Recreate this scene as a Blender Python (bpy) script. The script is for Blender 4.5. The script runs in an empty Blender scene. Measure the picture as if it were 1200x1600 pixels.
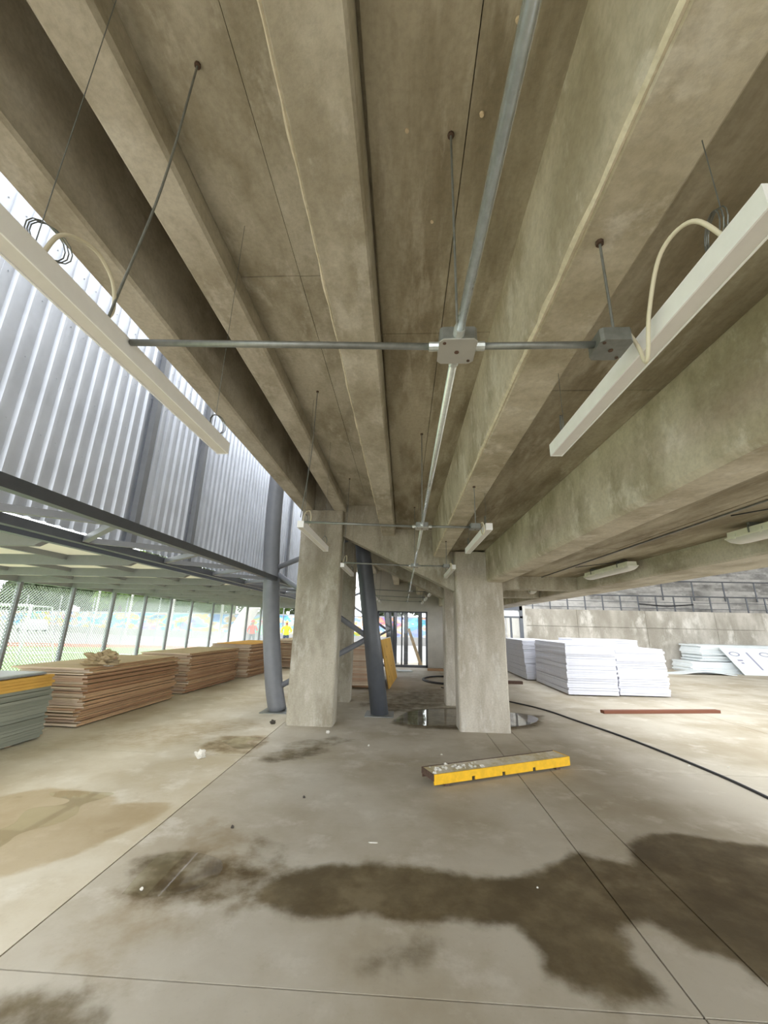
import bpy, bmesh, math, random
import numpy as np
from mathutils import Vector, Matrix, noise
random.seed(7)
S = bpy.context.scene
C = bpy.context.collection
PI = math.pi

# ------------------------------------------------------------------ camera
F = 622.0; VPX, VPY, ROLL, CAMH = 630.0, 976.0, math.radians(1.3), 1.6
_c, _s = math.cos(ROLL), math.sin(ROLL)
_vx = _c * (VPX - 600) + _s * (VPY - 800)
_vy = _s * (VPX - 600) - _c * (VPY - 800)
_d = Vector((_vx, _vy, -F)).normalized()
_a = math.asin(_d.x); _p = math.acos(-_d.z / math.cos(_a))
FWD = Vector((-math.sin(_a) * math.cos(_p), math.cos(_a) * math.cos(_p), math.sin(_p)))
_r0 = Vector((math.cos(_a), math.sin(_a), 0)); _u0 = _r0.cross(FWD)
RIGHT = _c * _r0 + _s * _u0; UP = -_s * _r0 + _c * _u0
CAM = Vector((0, 0, CAMH))
cd = bpy.data.cameras.new('camera'); cam = bpy.data.objects.new('camera', cd); C.objects.link(cam)
cd.sensor_fit = 'VERTICAL'; cd.sensor_height = 36.0; cd.lens = F / 1600.0 * 36.0
cd.clip_start = 0.05; cd.clip_end = 500
M = Matrix((RIGHT, UP, -FWD)).transposed().to_4x4(); M.translation = CAM
cam.matrix_world = M
S.camera = cam

def at(x, y, **k):
    d = FWD + RIGHT * ((x - 600) / F) + UP * ((800 - y) / F)
    (ax, v), = k.items(); i = 'XYZ'.index(ax)
    return CAM + d * ((v - CAM[i]) / d[i])

# ------------------------------------------------------------------ sky: even overcast daylight
w = bpy.data.worlds.new('overcast_sky'); S.world = w; w.use_nodes = True
bg = w.node_tree.nodes['Background']
bg.inputs['Color'].default_value = (0.93, 0.97, 1.0, 1); bg.inputs['Strength'].default_value = 3.0
S.view_settings.view_transform = 'Standard'; S.view_settings.look = 'None'
S.view_settings.gamma = 1.0; S.view_settings.use_curve_mapping = False
S.view_settings.exposure = 0.75

# ------------------------------------------------------------------ materials
def srgb(r, g, b):
    f = lambda c: (c / 255 / 12.92) if c / 255 <= 0.04045 else ((c / 255 + 0.055) / 1.055) ** 2.4
    return (f(r), f(g), f(b), 1)
def newmat(name):
    m = bpy.data.materials.new(name); m.use_nodes = True
    return m, m.node_tree.nodes, m.node_tree.links, m.node_tree.nodes['Principled BSDF']
def N(nodes, t, **k):
    n = nodes.new(t)
    for a, b in k.items(): setattr(n, a, b)
    return n
def mix(nodes, links, fac, a, b, blend='MIX'):
    n = N(nodes, 'ShaderNodeMix', data_type='RGBA', blend_type=blend)
    for i, v in ((0, fac), (6, a), (7, b)):
        if hasattr(v, 'links'): links.new(v, n.inputs[i])
        else: n.inputs[i].default_value = v
    return n.outputs[2]
def ramp(nodes, links, src, p0, p1, v0=0.0, v1=1.0):
    n = N(nodes, 'ShaderNodeMapRange', interpolation_type='SMOOTHSTEP')
    links.new(src, n.inputs[0])
    for i, v in ((1, p0), (2, p1), (3, v0), (4, v1)): n.inputs[i].default_value = v
    return n.outputs[0]
def noi(nodes, links, vec, scale, detail=5, rough=0.6, stretch=None):
    if stretch:
        mp = N(nodes, 'ShaderNodeMapping'); mp.inputs['Scale'].default_value = stretch
        links.new(vec, mp.inputs[0]); vec = mp.outputs[0]
    n = N(nodes, 'ShaderNodeTexNoise'); n.inputs['Scale'].default_value = scale
    n.inputs['Detail'].default_value = detail; n.inputs['Roughness'].default_value = rough
    links.new(vec, n.inputs['Vector'])
    return n.outputs['Fac']

def concrete(name, base, dark, pale, streak=(1, 1, 1), patch=0.9, rough=0.85, bump=0.25, pale_amt=0.5):
    m, n, l, p = newmat(name)
    tc = N(n, 'ShaderNodeTexCoord').outputs['Object']
    a = noi(n, l, tc, patch, 6, 0.62, streak)
    b = noi(n, l, tc, patch * 2.7, 7, 0.65, streak)
    f = noi(n, l, tc, 38, 4, 0.7)
    g = noi(n, l, tc, patch * 6, 3, 0.5, tuple(x * 1.0 for x in streak))
    col = mix(n, l, ramp(n, l, a, 0.36, 0.66), base, dark)
    col = mix(n, l, ramp(n, l, b, 0.52, 0.68, 0, pale_amt), col, pale)
    col = mix(n, l, ramp(n, l, g, 0.58, 0.75, 0, 0.35), col, dark)
    col = mix(n, l, ramp(n, l, f, 0.35, 0.7, 0.0, 0.16), col, (0.05, 0.045, 0.035, 1))
    l.new(col, p.inputs['Base Color']); p.inputs['Roughness'].default_value = rough
    p.inputs['Specular IOR Level'].default_value = 0.3
    bp = N(n, 'ShaderNodeBump'); bp.inputs['Strength'].default_value = bump; bp.inputs['Distance'].default_value = 0.01
    s2 = mix(n, l, 0.5, f, b); l.new(s2, bp.inputs['Height']); l.new(bp.outputs[0], p.inputs['Normal'])
    return m
def plain(name, col, rough=0.5, metal=0.0, var=0.0, scale=20, spec=0.5, bump=0):
    m, n, l, p = newmat(name)
    p.inputs['Roughness'].default_value = rough; p.inputs['Metallic'].default_value = metal
    p.inputs['Specular IOR Level'].default_value = spec
    tc = N(n, 'ShaderNodeTexCoord').outputs['Object']
    f = noi(n, l, tc, scale, 4, 0.6)
    d = tuple(c * (1 - max(var, 0.04)) for c in col[:3]) + (1,)
    l.new(mix(n, l, ramp(n, l, f, 0.3, 0.7), col, d), p.inputs['Base Color'])
    if bump:
        bp = N(n, 'ShaderNodeBump'); bp.inputs['Strength'].default_value = bump; bp.inputs['Distance'].default_value = 0.01
        l.new(f, bp.inputs['Height']); l.new(bp.outputs[0], p.inputs['Normal'])
    return m
def board_mat(name, c1, c2, rough=0.7, grain=(1, 14, 60), gs=1.2):
    """wood / sheet edge: colour varies from one board to the next, with grain along the sheet"""
    m, n, l, p = newmat(name)
    oi = N(n, 'ShaderNodeObjectInfo').outputs['Random']
    tc = N(n, 'ShaderNodeTexCoord').outputs['Object']
    g = noi(n, l, tc, gs, 5, 0.6, grain)
    col = mix(n, l, oi, c1, c2)
    col = mix(n, l, ramp(n, l, g, 0.35, 0.7, 0, 0.4), col, tuple(c * 0.5 for c in c2[:3]) + (1,))
    l.new(col, p.inputs['Base Color']); p.inputs['Roughness'].default_value = rough
    p.inputs['Specular IOR Level'].default_value = 0.25
    return m

MAT = {}
MAT['ceil'] = concrete('brown_formed_concrete', srgb(178, 169, 148), srgb(132, 121, 99), srgb(198, 189, 170), (2.2, 0.5, 1), 1.5, pale_amt=0.5)
MAT['ceil_pale'] = concrete('grey_formed_concrete', srgb(192, 185, 168), srgb(154, 145, 125), srgb(208, 202, 188), (1.6, 0.7, 1), 1.6, pale_amt=0.6)
MAT['beam'] = concrete('beam_concrete', srgb(202, 195, 179), srgb(164, 155, 136), srgb(220, 215, 203), (1.4, 0.7, 1.0), 1.7)
MAT['beam_pale'] = concrete('pale_beam_concrete', srgb(208, 199, 180), srgb(166, 155, 132), srgb(230, 224, 212), (1.0, 1.1, 0.8), 1.6, pale_amt=0.6)
MAT['col'] = concrete('column_concrete', srgb(184, 177, 160), srgb(150, 142, 124), srgb(206, 201, 189), (1.6, 1.6, 0.6), 1.5)
MAT['col2'] = concrete('pale_column_concrete', srgb(200, 193, 179), srgb(174, 165, 149), srgb(220, 217, 209), (1.6, 1.6, 0.5), 1.6)
MAT['ridge'] = concrete('mortar_ridge', srgb(226, 216, 192), srgb(204, 194, 168), srgb(236, 228, 210), patch=4)
MAT['wall'] = plain('painted_plaster', srgb(196, 192, 182), 0.8, var=0.12, scale=3)
MAT['terrace'] = concrete('weathered_concrete', srgb(212, 206, 196), srgb(158, 152, 140), srgb(232, 228, 220), (0.9, 1, 0.4), 0.7, pale_amt=0.7)
MAT['step'] = concrete('weathered_step_concrete', srgb(196, 193, 188), srgb(126, 124, 120), srgb(222, 218, 212), (0.7, 1, 0.8), 0.8)
MAT['steel'] = plain('grey_painted_steel', srgb(130, 132, 137), 0.42, 0.0, 0.1, 6)
MAT['steel_dk'] = plain('dark_grey_painted_steel', srgb(88, 91, 96), 0.4, 0.0, 0.12, 6)
MAT['joist'] = plain('grey_painted_joist', srgb(138, 141, 144), 0.5, 0, 0.1, 5)
MAT['soffit'] = plain('cream_soffit_board', srgb(226, 222, 200), 0.7, 0, 0.06, 3)
m = MAT['soffit']; n = m.node_tree.nodes; l = m.node_tree.links
tl = N(n, 'ShaderNodeBsdfTranslucent'); tl.inputs[0].default_value = srgb(226, 223, 208); mx = N(n, 'ShaderNodeMixShader'); mx.inputs[0].default_value = 0.4
l.new(n['Principled BSDF'].outputs[0], mx.inputs[1]); l.new(tl.outputs[0], mx.inputs[2]); l.new(mx.outputs[0], n['Material Output'].inputs[0])
MAT['zinc'] = plain('zinc_corrugated_sheet', srgb(224, 229, 240), 0.4, 0.35, 0.12, 2.2)
MAT['galv'] = plain('galvanised_pipe', srgb(222, 228, 226), 0.25, 0.65, 0.15, 60)
MAT['galv_dk'] = plain('dull_galvanised_steel', srgb(140, 142, 138), 0.45, 0.6, 0.2, 30)
MAT['white'] = plain('white_lacquered_aluminium', srgb(246, 246, 246), 0.35, 0, 0.03)
MAT['diffuser'] = plain('unlit_diffuser', srgb(222, 219, 214), 0.5, 0, 0.03)
MAT['cream'] = plain('cream_fixture_plastic', srgb(240, 240, 226), 0.4, 0, 0.04)
MAT['cord'] = plain('cream_cable', srgb(214, 206, 182), 0.5)
MAT['wire'] = plain('steel_wire', srgb(120, 124, 122), 0.4, 0.6)
MAT['black'] = plain('black_rubber', srgb(40, 40, 42), 0.5)
MAT['foam'] = plain('white_foam_board', srgb(214, 215, 224), 0.8, 0, 0.05, 9, 0.2)
MAT['gyps'] = plain('white_panel', srgb(226, 232, 234), 0.7, 0, 0.05, 6)
MAT['print'] = plain('grey_print', srgb(150, 152, 176), 0.7)
MAT['yellow'] = plain('worn_yellow_paint', srgb(236, 184, 20), 0.5, 0, 0.18, 14)
MAT['deck'] = concrete('cement_caked_deck', srgb(232, 224, 204), srgb(206, 190, 146), srgb(240, 236, 228), patch=6)
MAT['rust'] = plain('rusty_steel', srgb(92, 70, 56), 0.8, 0, 0.4, 30)
MAT['plank'] = board_mat('red_brown_plank', srgb(140, 92, 70), srgb(120, 76, 58))
MAT['ply_face'] = board_mat('plywood_face', srgb(214, 196, 166), srgb(200, 176, 142))
MAT['ply_edge'] = board_mat('plywood_edge', srgb(206, 172, 132), srgb(160, 118, 86), grain=(2, 2, 60), gs=1.5)
MAT['ply_end'] = board_mat('plywood_lit_end', srgb(234, 220, 196), srgb(196, 160, 134), grain=(2, 2, 60), gs=1.5)  # cream tone paints in the brighter light on the board ends
MAT['mdf_edge'] = board_mat('grey_green_board_edge', srgb(156, 158, 142), srgb(128, 130, 116), grain=(2, 2, 50), gs=1.5)
MAT['yply'] = board_mat('yellow_pine_plywood', srgb(222, 176, 88), srgb(206, 158, 76), grain=(8, 1, 1), gs=1.6)
MAT['plastic_gray'] = plain('grey_plastic_sheet', srgb(150, 154, 160), 0.35, 0, 0.1)
MAT['orange'] = plain('orange_yellow_sheet', srgb(238, 176, 50), 0.5, 0, 0.1)
MAT['paper'] = plain('crumpled_kraft_paper', srgb(186, 166, 132), 0.85, 0, 0.25, 8)
MAT['paperred'] = plain('red_print_paper', srgb(200, 130, 120), 0.8)
MAT['debris'] = plain('white_debris', srgb(226, 222, 212), 0.8, 0, 0.15)
MAT['stone'] = plain('dark_rubble', srgb(84, 78, 70), 0.9, 0, 0.3)
MAT['turf'] = plain('artificial_turf', srgb(108, 152, 70), 0.9, 0, 0.2, 1.0)
MAT['track'] = plain('red_track', srgb(192, 74, 48), 0.9, 0, 0.12, 1.0)
MAT['pave'] = plain('pale_pavement', srgb(150, 148, 145), 0.9, 0, 0.15, 0.4)
MAT['line'] = plain('white_line_paint', srgb(235, 238, 232), 0.8)
MAT['bark'] = plain('tree_bark', srgb(104, 92, 78), 0.9, 0, 0.3, 4)
MAT['leaf1'] = plain('dark_leaves', srgb(78, 88, 62), 0.7, 0, 0.35, 0.8)
MAT['leaf2'] = plain('light_leaves', srgb(110, 134, 66), 0.7, 0, 0.35, 0.8)
MAT['helmet_red'] = plain('red_helmet', srgb(220, 60, 50), 0.4)
MAT['helmet_or'] = plain('orange_helmet', srgb(232, 140, 70), 0.4)
MAT['vest_green'] = plain('green_vest', srgb(90, 200, 120), 0.8)
MAT['vest_yel'] = plain('hi_vis_yellow', srgb(206, 236, 60), 0.8)
MAT['vest_red'] = plain('red_vest', srgb(232, 80, 60), 0.8)
MAT['trouser'] = plain('dark_trousers', srgb(70, 80, 100), 0.85)
MAT['skin'] = plain('skin', srgb(176, 130, 104), 0.6)
MAT['car'] = plain('white_car_paint', srgb(236, 238, 240), 0.3)
MAT['carglass'] = plain('dark_car_glass', srgb(50, 56, 70), 0.1)
MAT['joint'] = plain('dirt_filled_joint', srgb(92, 84, 72), 0.95)
MAT['arch'] = plain('white_membrane', srgb(240, 240, 240), 0.6)
MAT['earth'] = plain('pale_gravel', srgb(190, 180, 160), 0.95, 0, 0.2, 1.5)

m, n, l, p = newmat('window_glass')
MAT['glass'] = m
out = n['Material Output']; n.remove(p)
tr = N(n, 'ShaderNodeBsdfTransparent'); gl = N(n, 'ShaderNodeBsdfGlossy'); gl.inputs['Roughness'].default_value = 0.02
fr = N(n, 'ShaderNodeFresnel'); mx = N(n, 'ShaderNodeMixShader')
ge = N(n, 'ShaderNodeNewGeometry'); iv = N(n, 'ShaderNodeMath', operation='SUBTRACT'); iv.inputs[0].default_value = 1.0; l.new(ge.outputs['Backfacing'], iv.inputs[1]); ml = N(n, 'ShaderNodeMath', operation='MULTIPLY'); l.new(fr.outputs[0], ml.inputs[0]); l.new(iv.outputs[0], ml.inputs[1]); l.new(ml.outputs[0], mx.inputs[0]); l.new(tr.outputs[0], mx.inputs[1]); l.new(gl.outputs[0], mx.inputs[2]); l.new(mx.outputs[0], out.inputs[0])

m, n, l, p = newmat('puddle_water'); MAT['water'] = m
n.remove(p); tr = N(n, 'ShaderNodeBsdfTransparent'); tr.inputs[0].default_value = (0.93, 0.92, 0.88, 1)
gl = N(n, 'ShaderNodeBsdfGlossy'); gl.inputs['Roughness'].default_value = 0.03
fr = N(n, 'ShaderNodeFresnel'); fr.inputs[0].default_value = 1.5; mx = N(n, 'ShaderNodeMixShader')
ge = N(n, 'ShaderNodeNewGeometry'); iv = N(n, 'ShaderNodeMath', operation='SUBTRACT'); iv.inputs[0].default_value = 1.0; l.new(ge.outputs['Backfacing'], iv.inputs[1]); ml = N(n, 'ShaderNodeMath', operation='MULTIPLY'); l.new(fr.outputs[0], ml.inputs[0]); l.new(iv.outputs[0], ml.inputs[1]); l.new(ml.outputs[0], mx.inputs[0]); l.new(tr.outputs[0], mx.inputs[1]); l.new(gl.outputs[0], mx.inputs[2]); l.new(mx.outputs[0], n['Material Output'].inputs[0])

# mural: blocks of painted colour
m, n, l, p = newmat('spray_painted_mural'); MAT['mural'] = m
tc = N(n, 'ShaderNodeTexCoord').outputs['Object']
vo = N(n, 'ShaderNodeTexVoronoi'); vo.inputs['Scale'].default_value = 0.9
mp = N(n, 'ShaderNodeMapping'); mp.inputs['Scale'].default_value = (0.35, 0.35, 1.0); l.new(tc, mp.inputs[0])
nz = N(n, 'ShaderNodeTexNoise'); nz.inputs['Scale'].default_value = 1.3; nz.inputs['Detail'].default_value = 6; l.new(mp.outputs[0], nz.inputs['Vector'])
l.new(mp.outputs[0], vo.inputs['Vector'])
cr = N(n, 'ShaderNodeValToRGB'); cr.color_ramp.interpolation = 'CONSTANT'
els = [(0.0, (40, 105, 160)), (0.38, (70, 150, 190)), (0.46, (190, 196, 198)), (0.50, (190, 160, 50)), (0.55, (160, 120, 70)), (0.59, (50, 130, 180)), (0.66, (40, 60, 100))]
for i, (pos, c) in enumerate(els):
    e = cr.color_ramp.elements[i] if i < 2 else cr.color_ramp.elements.new(pos)
    e.position = pos; e.color = srgb(*c)
l.new(nz.outputs['Fac'], cr.inputs[0])
l.new(mix(n, l, 0.25, cr.outputs[0], vo.outputs['Color']), p.inputs['Base Color']); p.inputs['Roughness'].default_value = 0.85

# floor: concrete that takes a damp value stored per vertex
def floor_mat(mname, mkey, base_c, dark_c, pale_c, mul):
    m, n, l, p = newmat(mname); MAT[mkey] = m
    tc = N(n, 'ShaderNodeTexCoord').outputs['Object']
    a = noi(n, l, tc, 0.7, 7, 0.6); b = noi(n, l, tc, 2.3, 6, 0.65); f = noi(n, l, tc, 30, 4, 0.7); g = noi(n, l, tc, 5.5, 5, 0.6)
    col = mix(n, l, ramp(n, l, a, 0.35, 0.68), base_c, dark_c)
    col = mix(n, l, ramp(n, l, b, 0.52, 0.7, 0, 0.55), col, pale_c)
    col = mix(n, l, ramp(n, l, g, 0.6, 0.78, 0, 0.4), col, srgb(160, 146, 120))
    col = mix(n, l, ramp(n, l, f, 0.55, 0.8, 0, 0.15), col, srgb(110, 100, 84))
    at1 = N(n, 'ShaderNodeAttribute', attribute_name='damp'); at2 = N(n, 'ShaderNodeAttribute', attribute_name='tan')
    sm = N(n, 'ShaderNodeMath', operation='ADD'); l.new(at1.outputs['Fac'], sm.inputs[0])
    nb = ramp(n, l, g, 0.3, 0.7, -0.16, 0.16); l.new(nb, sm.inputs[1])
    dm = ramp(n, l, sm.outputs[0], 0.12, 0.85)
    sm2 = N(n, 'ShaderNodeMath', operation='ADD'); l.new(at2.outputs['Fac'], sm2.inputs[0]); l.new(nb, sm2.inputs[1])
    tn = ramp(n, l, sm2.outputs[0], 0.2, 0.8, 0, 0.6)
    tcol = mix(n, l, 1.0, col, srgb(214, 192, 150), 'MULTIPLY'); tcol = mix(n, l, 0.15, tcol, srgb(90, 76, 50))
    col = mix(n, l, tn, col, tcol)
    dcol = mix(n, l, 1.0, col, mix(n, l, ramp(n, l, b, 0.35, 0.65), srgb(132, 122, 102), srgb(164, 154, 132)), 'MULTIPLY')
    col = mix(n, l, dm, col, dcol)
    l.new(col, p.inputs['Base Color'])
    mxr = N(n, 'ShaderNodeMath', operation='MAXIMUM'); l.new(dm, mxr.inputs[0]); l.new(tn, mxr.inputs[1])
    rr = ramp(n, l, mxr.outputs[0], 0, 1, 0.66, 0.6); l.new(rr, p.inputs['Roughness']); l.new(ramp(n, l, dm, 0, 1, 0.35, 0.12), p.inputs['Specular IOR Level'])
    bp = N(n, 'ShaderNodeBump'); bp.inputs['Strength'].default_value = 0.12; bp.inputs['Distance'].default_value = 0.01
    l.new(mix(n, l, 0.5, f, g), bp.inputs['Height']); l.new(bp.outputs[0], p.inputs['Normal'])
floor_mat('floor_concrete', 'floor', srgb(190, 182, 166), srgb(162, 150, 128), srgb(208, 201, 188), 1)
floor_mat('paler_floor_concrete', 'floor_pale', srgb(206, 197, 178), srgb(180, 166, 138), srgb(220, 213, 199), 1)  # paler pour; its tone also makes up for daylight missing on this strip

# ------------------------------------------------------------------ mesh helpers
def link(o, parent=None):
    C.objects.link(o)
    if parent: o.parent = parent
    return o
def mesh_obj(name, verts, faces, mat, parent=None, smooth=False, loc=None):
    me = bpy.data.meshes.new(name); me.from_pydata([tuple(v) for v in verts], [], faces); me.update()
    for mm in (mat if isinstance(mat, (list, tuple)) else [mat]): me.materials.append(MAT[mm])
    if smooth:
        for pl in me.polygons: pl.use_smooth = True
    o = bpy.data.objects.new(name, me)
    if loc is not None: o.location = loc
    return link(o, parent)
class MB:
    def __init__(s): s.v = []; s.f = []; s.mi = []
    def add(s, v, f, mi=0):
        k = len(s.v); s.v += [tuple(x) for x in v]; s.f += [tuple(i + k for i in q) for q in f]; s.mi += [mi] * len(f); return s
    def box(s, a, b, mi=0):
        x0, y0, z0 = a; x1, y1, z1 = b
        v = [(x0, y0, z0), (x1, y0, z0), (x1, y1, z0), (x0, y1, z0), (x0, y0, z1), (x1, y0, z1), (x1, y1, z1), (x0, y1, z1)]
        return s.add(v, [(3, 2, 1, 0), (4, 5, 6, 7), (0, 1, 5, 4), (1, 2, 6, 5), (2, 3, 7, 6), (3, 0, 4, 7)], mi)
    def bar(s, p, q, wd, ht, up=(0, 0, 1), mi=0):
        p = Vector(p); q = Vector(q); d = (q - p).normalized(); u = Vector(up)
        r = d.cross(u).normalized(); u = r.cross(d)
        v = [e + r * (sx * wd / 2) + u * (sz * ht / 2) for e in (p, q) for sx, sz in ((-1, -1), (1, -1), (1, 1), (-1, 1))]
        return s.add(v, [(3, 2, 1, 0), (4, 5, 6, 7), (0, 1, 5, 4), (1, 2, 6, 5), (2, 3, 7, 6), (3, 0, 4, 7)], mi)
    def tube(s, pts, r, n=10, mi=0, caps=True):
        pts = [Vector(q) for q in pts]; k0 = len(s.v); vs = []; up = None
        for i, q in enumerate(pts):
            d = (pts[min(i + 1, len(pts) - 1)] - pts[max(i - 1, 0)]).normalized()
            if up is None:
                up = Vector((0, 0, 1)) if abs(d.z) < 0.9 else Vector((0, 1, 0))
            a = d.cross(up).normalized(); up = a.cross(d)
            ri = r[i] if isinstance(r, (list, tuple)) else r
            vs += [q + (a * math.cos(2 * PI * j / n) + up * math.sin(2 * PI * j / n)) * ri for j in range(n)]
        fs = [(i * n + j, i * n + (j + 1) % n, (i + 1) * n + (j + 1) % n, (i + 1) * n + j) for i in range(len(pts) - 1) for j in range(n)]
        if caps: fs += [tuple(range(n))[::-1], tuple((len(pts) - 1) * n + j for j in range(n))]
        return s.add(vs, fs, mi)
    def prism(s, poly, axis, a, b, mi=0, segs=1, jit=0.0):
        """poly = list of 2-D points; extruded along axis from a to b (axis Y: poly is (x,z); X: (y,z); Z: (x,y))"""
        n = len(poly); vs = []
        for k in range(segs + 1):
            t = a + (b - a) * k / segs
            for (u, v) in poly:
                if jit:
                    u += jit * noise.noise(Vector((u * 3, v * 3, t * 1.7))); v += jit * noise.noise(Vector((u * 3 + 9, v * 3, t * 1.7)))
                vs.append({'Y': (u, t, v), 'X': (t, u, v), 'Z': (u, v, t)}[axis])
        fs = [(k * n + j, k * n + (j + 1) % n, (k + 1) * n + (j + 1) % n, (k + 1) * n + j) for k in range(segs) for j in range(n)]
        fs += [tuple(range(n))[::-1], tuple(segs * n + j for j in range(n))]
        return s.add(vs, fs, mi)
    def build(s, name, mat, parent=None, smooth=False, loc=None, fix=True):
        o = mesh_obj(name, s.v, s.f, mat, parent, smooth, loc)
        o.data.polygons.foreach_set('material_index', s.mi)
        if fix:
            bm = bmesh.new(); bm.from_mesh(o.data); bmesh.ops.recalc_face_normals(bm, faces=bm.faces); bm.to_mesh(o.data); bm.free()
        return o
def autosmooth(o, ang=40):
    me = o.data
    for pl in me.polygons: pl.use_smooth = True
    bm = bmesh.new(); bm.from_mesh(me)
    for e in bm.edges:
        if len(e.link_faces) == 2 and e.calc_face_angle(0) > math.radians(ang): e.smooth = False
    bm.to_mesh(me); bm.free()
    return o
def empty(name, loc=(0, 0, 0), rz=0):
    o = bpy.data.objects.new(name, None); o.location = loc; o.rotation_euler.z = rz; o.empty_display_size = 0.1
    return link(o)
def tag(o, label, cat, group=None):
    o['label'] = label; o['category'] = cat
    if group: o['group'] = group
    return o
def struct(o, label=None, cat=None):
    o['kind'] = 'structure'
    if label: o['label'] = label
    if cat: o['category'] = cat
    return o
def bez(pts, n=10):
    """smooth curve through points (Catmull-Rom)"""
    P = [Vector(q) for q in pts]; P = [P[0] * 2 - P[1]] + P + [P[-1] * 2 - P[-2]]; out = []
    for i in range(1, len(P) - 2):
        for k in range(n):
            t = k / n; a, b, c, d = P[i - 1], P[i], P[i + 1], P[i + 2]
            out.append(0.5 * ((2 * b) + (c - a) * t + (2 * a - 5 * b + 4 * c - d) * t * t + (3 * b - a - 3 * c + d) * t ** 3))
    out.append(P[-2]); return out

# ------------------------------------------------------------------ floor slabs with damp patches
def P2(pts): return np.array([tuple(at(x, y, Z=0.0))[:2] for x, y in pts])
damp_polys = [(P2([(390, 1400), (420, 1372), (500, 1352), (600, 1350), (680, 1358), (740, 1370), (800, 1373), (850, 1362), (895, 1330), (930, 1340), (985, 1352), (985, 1315), (1020, 1303), (1060, 1303), (1120, 1312), (1240, 1328), (1240, 1560), (1190, 1535), (1150, 1502), (1090, 1488), (1045, 1455), (1005, 1438), (975, 1450), (985, 1490), (1045, 1560), (970, 1572), (900, 1548), (852, 1520), (838, 1480), (800, 1448), (720, 1440), (640, 1442), (560, 1428), (480, 1436), (425, 1420)]), 1.0, 0.10),
    (P2([(185, 1400), (205, 1345), (260, 1325), (330, 1335), (400, 1345), (440, 1370), (420, 1400), (350, 1412), (270, 1420), (215, 1415)]), 0.62, 0.12),
    (P2([(-40, 1600), (0, 1556), (70, 1532), (130, 1540), (175, 1580), (160, 1620), (60, 1660), (-40, 1680)]), 0.7, 0.12),
    (P2([(560, 1520), (575, 1475), (640, 1455), (720, 1460), (690, 1500), (620, 1530)]), 0.42, 0.12),
    (P2([(400, 1190), (430, 1172), (500, 1165), (520, 1175), (470, 1186), (430, 1192)]), 0.6, 0.1),
    (P2([(440, 1160), (520, 1150), (560, 1155), (510, 1170), (440, 1172)]), 0.42, 0.1),
    (P2([(560, 1100), (610, 1078), (716, 1075), (716, 1102), (640, 1112), (600, 1120)]), 0.6, 0.3),
    (P2([(610, 1130), (640, 1108), (712, 1105), (850, 1118), (842, 1136), (790, 1142), (700, 1140), (640, 1138)]), 0.75, 0.12),
    (P2([(310, 1380), (400, 1300), (470, 1330), (440, 1400), (360, 1440)]), 0.38, 0.2),
    (P2([(300, 1165), (350, 1150), (415, 1150), (420, 1162), (380, 1178), (330, 1176)]), 0.40, 0.1)]
tan_polys = [(P2([(40, 1520), (180, 1385), (330, 1270), (410, 1300), (450, 1370), (420, 1420), (300, 1430), (150, 1570)]), 0.55, 0.3),
    (P2([(-60, 1260), (20, 1240), (80, 1230), (150, 1238), (185, 1246), (180, 1256), (270, 1252), (262, 1268), (232, 1288), (170, 1312), (110, 1340), (40, 1362), (-60, 1385)]), 0.9, 0.08),
    (P2([(110, 1150), (260, 1130), (420, 1120), (420, 1135), (280, 1165), (150, 1170)]), 0.5, 0.3),
    (P2([(300, 1170), (345, 1150), (420, 1148), (420, 1160), (390, 1178), (330, 1178)]), 0.7, 0.08)]
def sdf(poly, X, Y):
    inside = np.zeros(X.shape, bool); dist = np.full(X.shape, 1e9); m = len(poly)
    for i in range(m):
        x0, y0 = poly[i]; x1, y1 = poly[(i + 1) % m]
        c = ((y0 > Y) != (y1 > Y)) & (X < (x1 - x0) * (Y - y0) / (y1 - y0 + 1e-12) + x0); inside ^= c
        dx, dy = x1 - x0, y1 - y0; t = np.clip(((X - x0) * dx + (Y - y0) * dy) / (dx * dx + dy * dy + 1e-12), 0, 1)
        dist = np.minimum(dist, np.hypot(X - x0 - t * dx, Y - y0 - t * dy))
    return np.where(inside, dist, -dist)
def wet(polys, X, Y):
    r = np.zeros(X.shape)
    for poly, lev, soft in polys:
        if poly[:, 0].max() + 0.5 < X.min() or poly[:, 0].min() - 0.5 > X.max() or poly[:, 1].max() + 0.5 < Y.min() or poly[:, 1].min() - 0.5 > Y.max(): continue
        s = np.clip((sdf(poly, X, Y) + soft) / (2 * soft), 0, 1); r = np.maximum(r, lev * s * s * (3 - 2 * s))
    return r
GAP = 0.005
floor = struct(MB().box((-8.8, -9, -0.25), (26, 19.3, -0.012)).build('floor', 'joint'))
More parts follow.
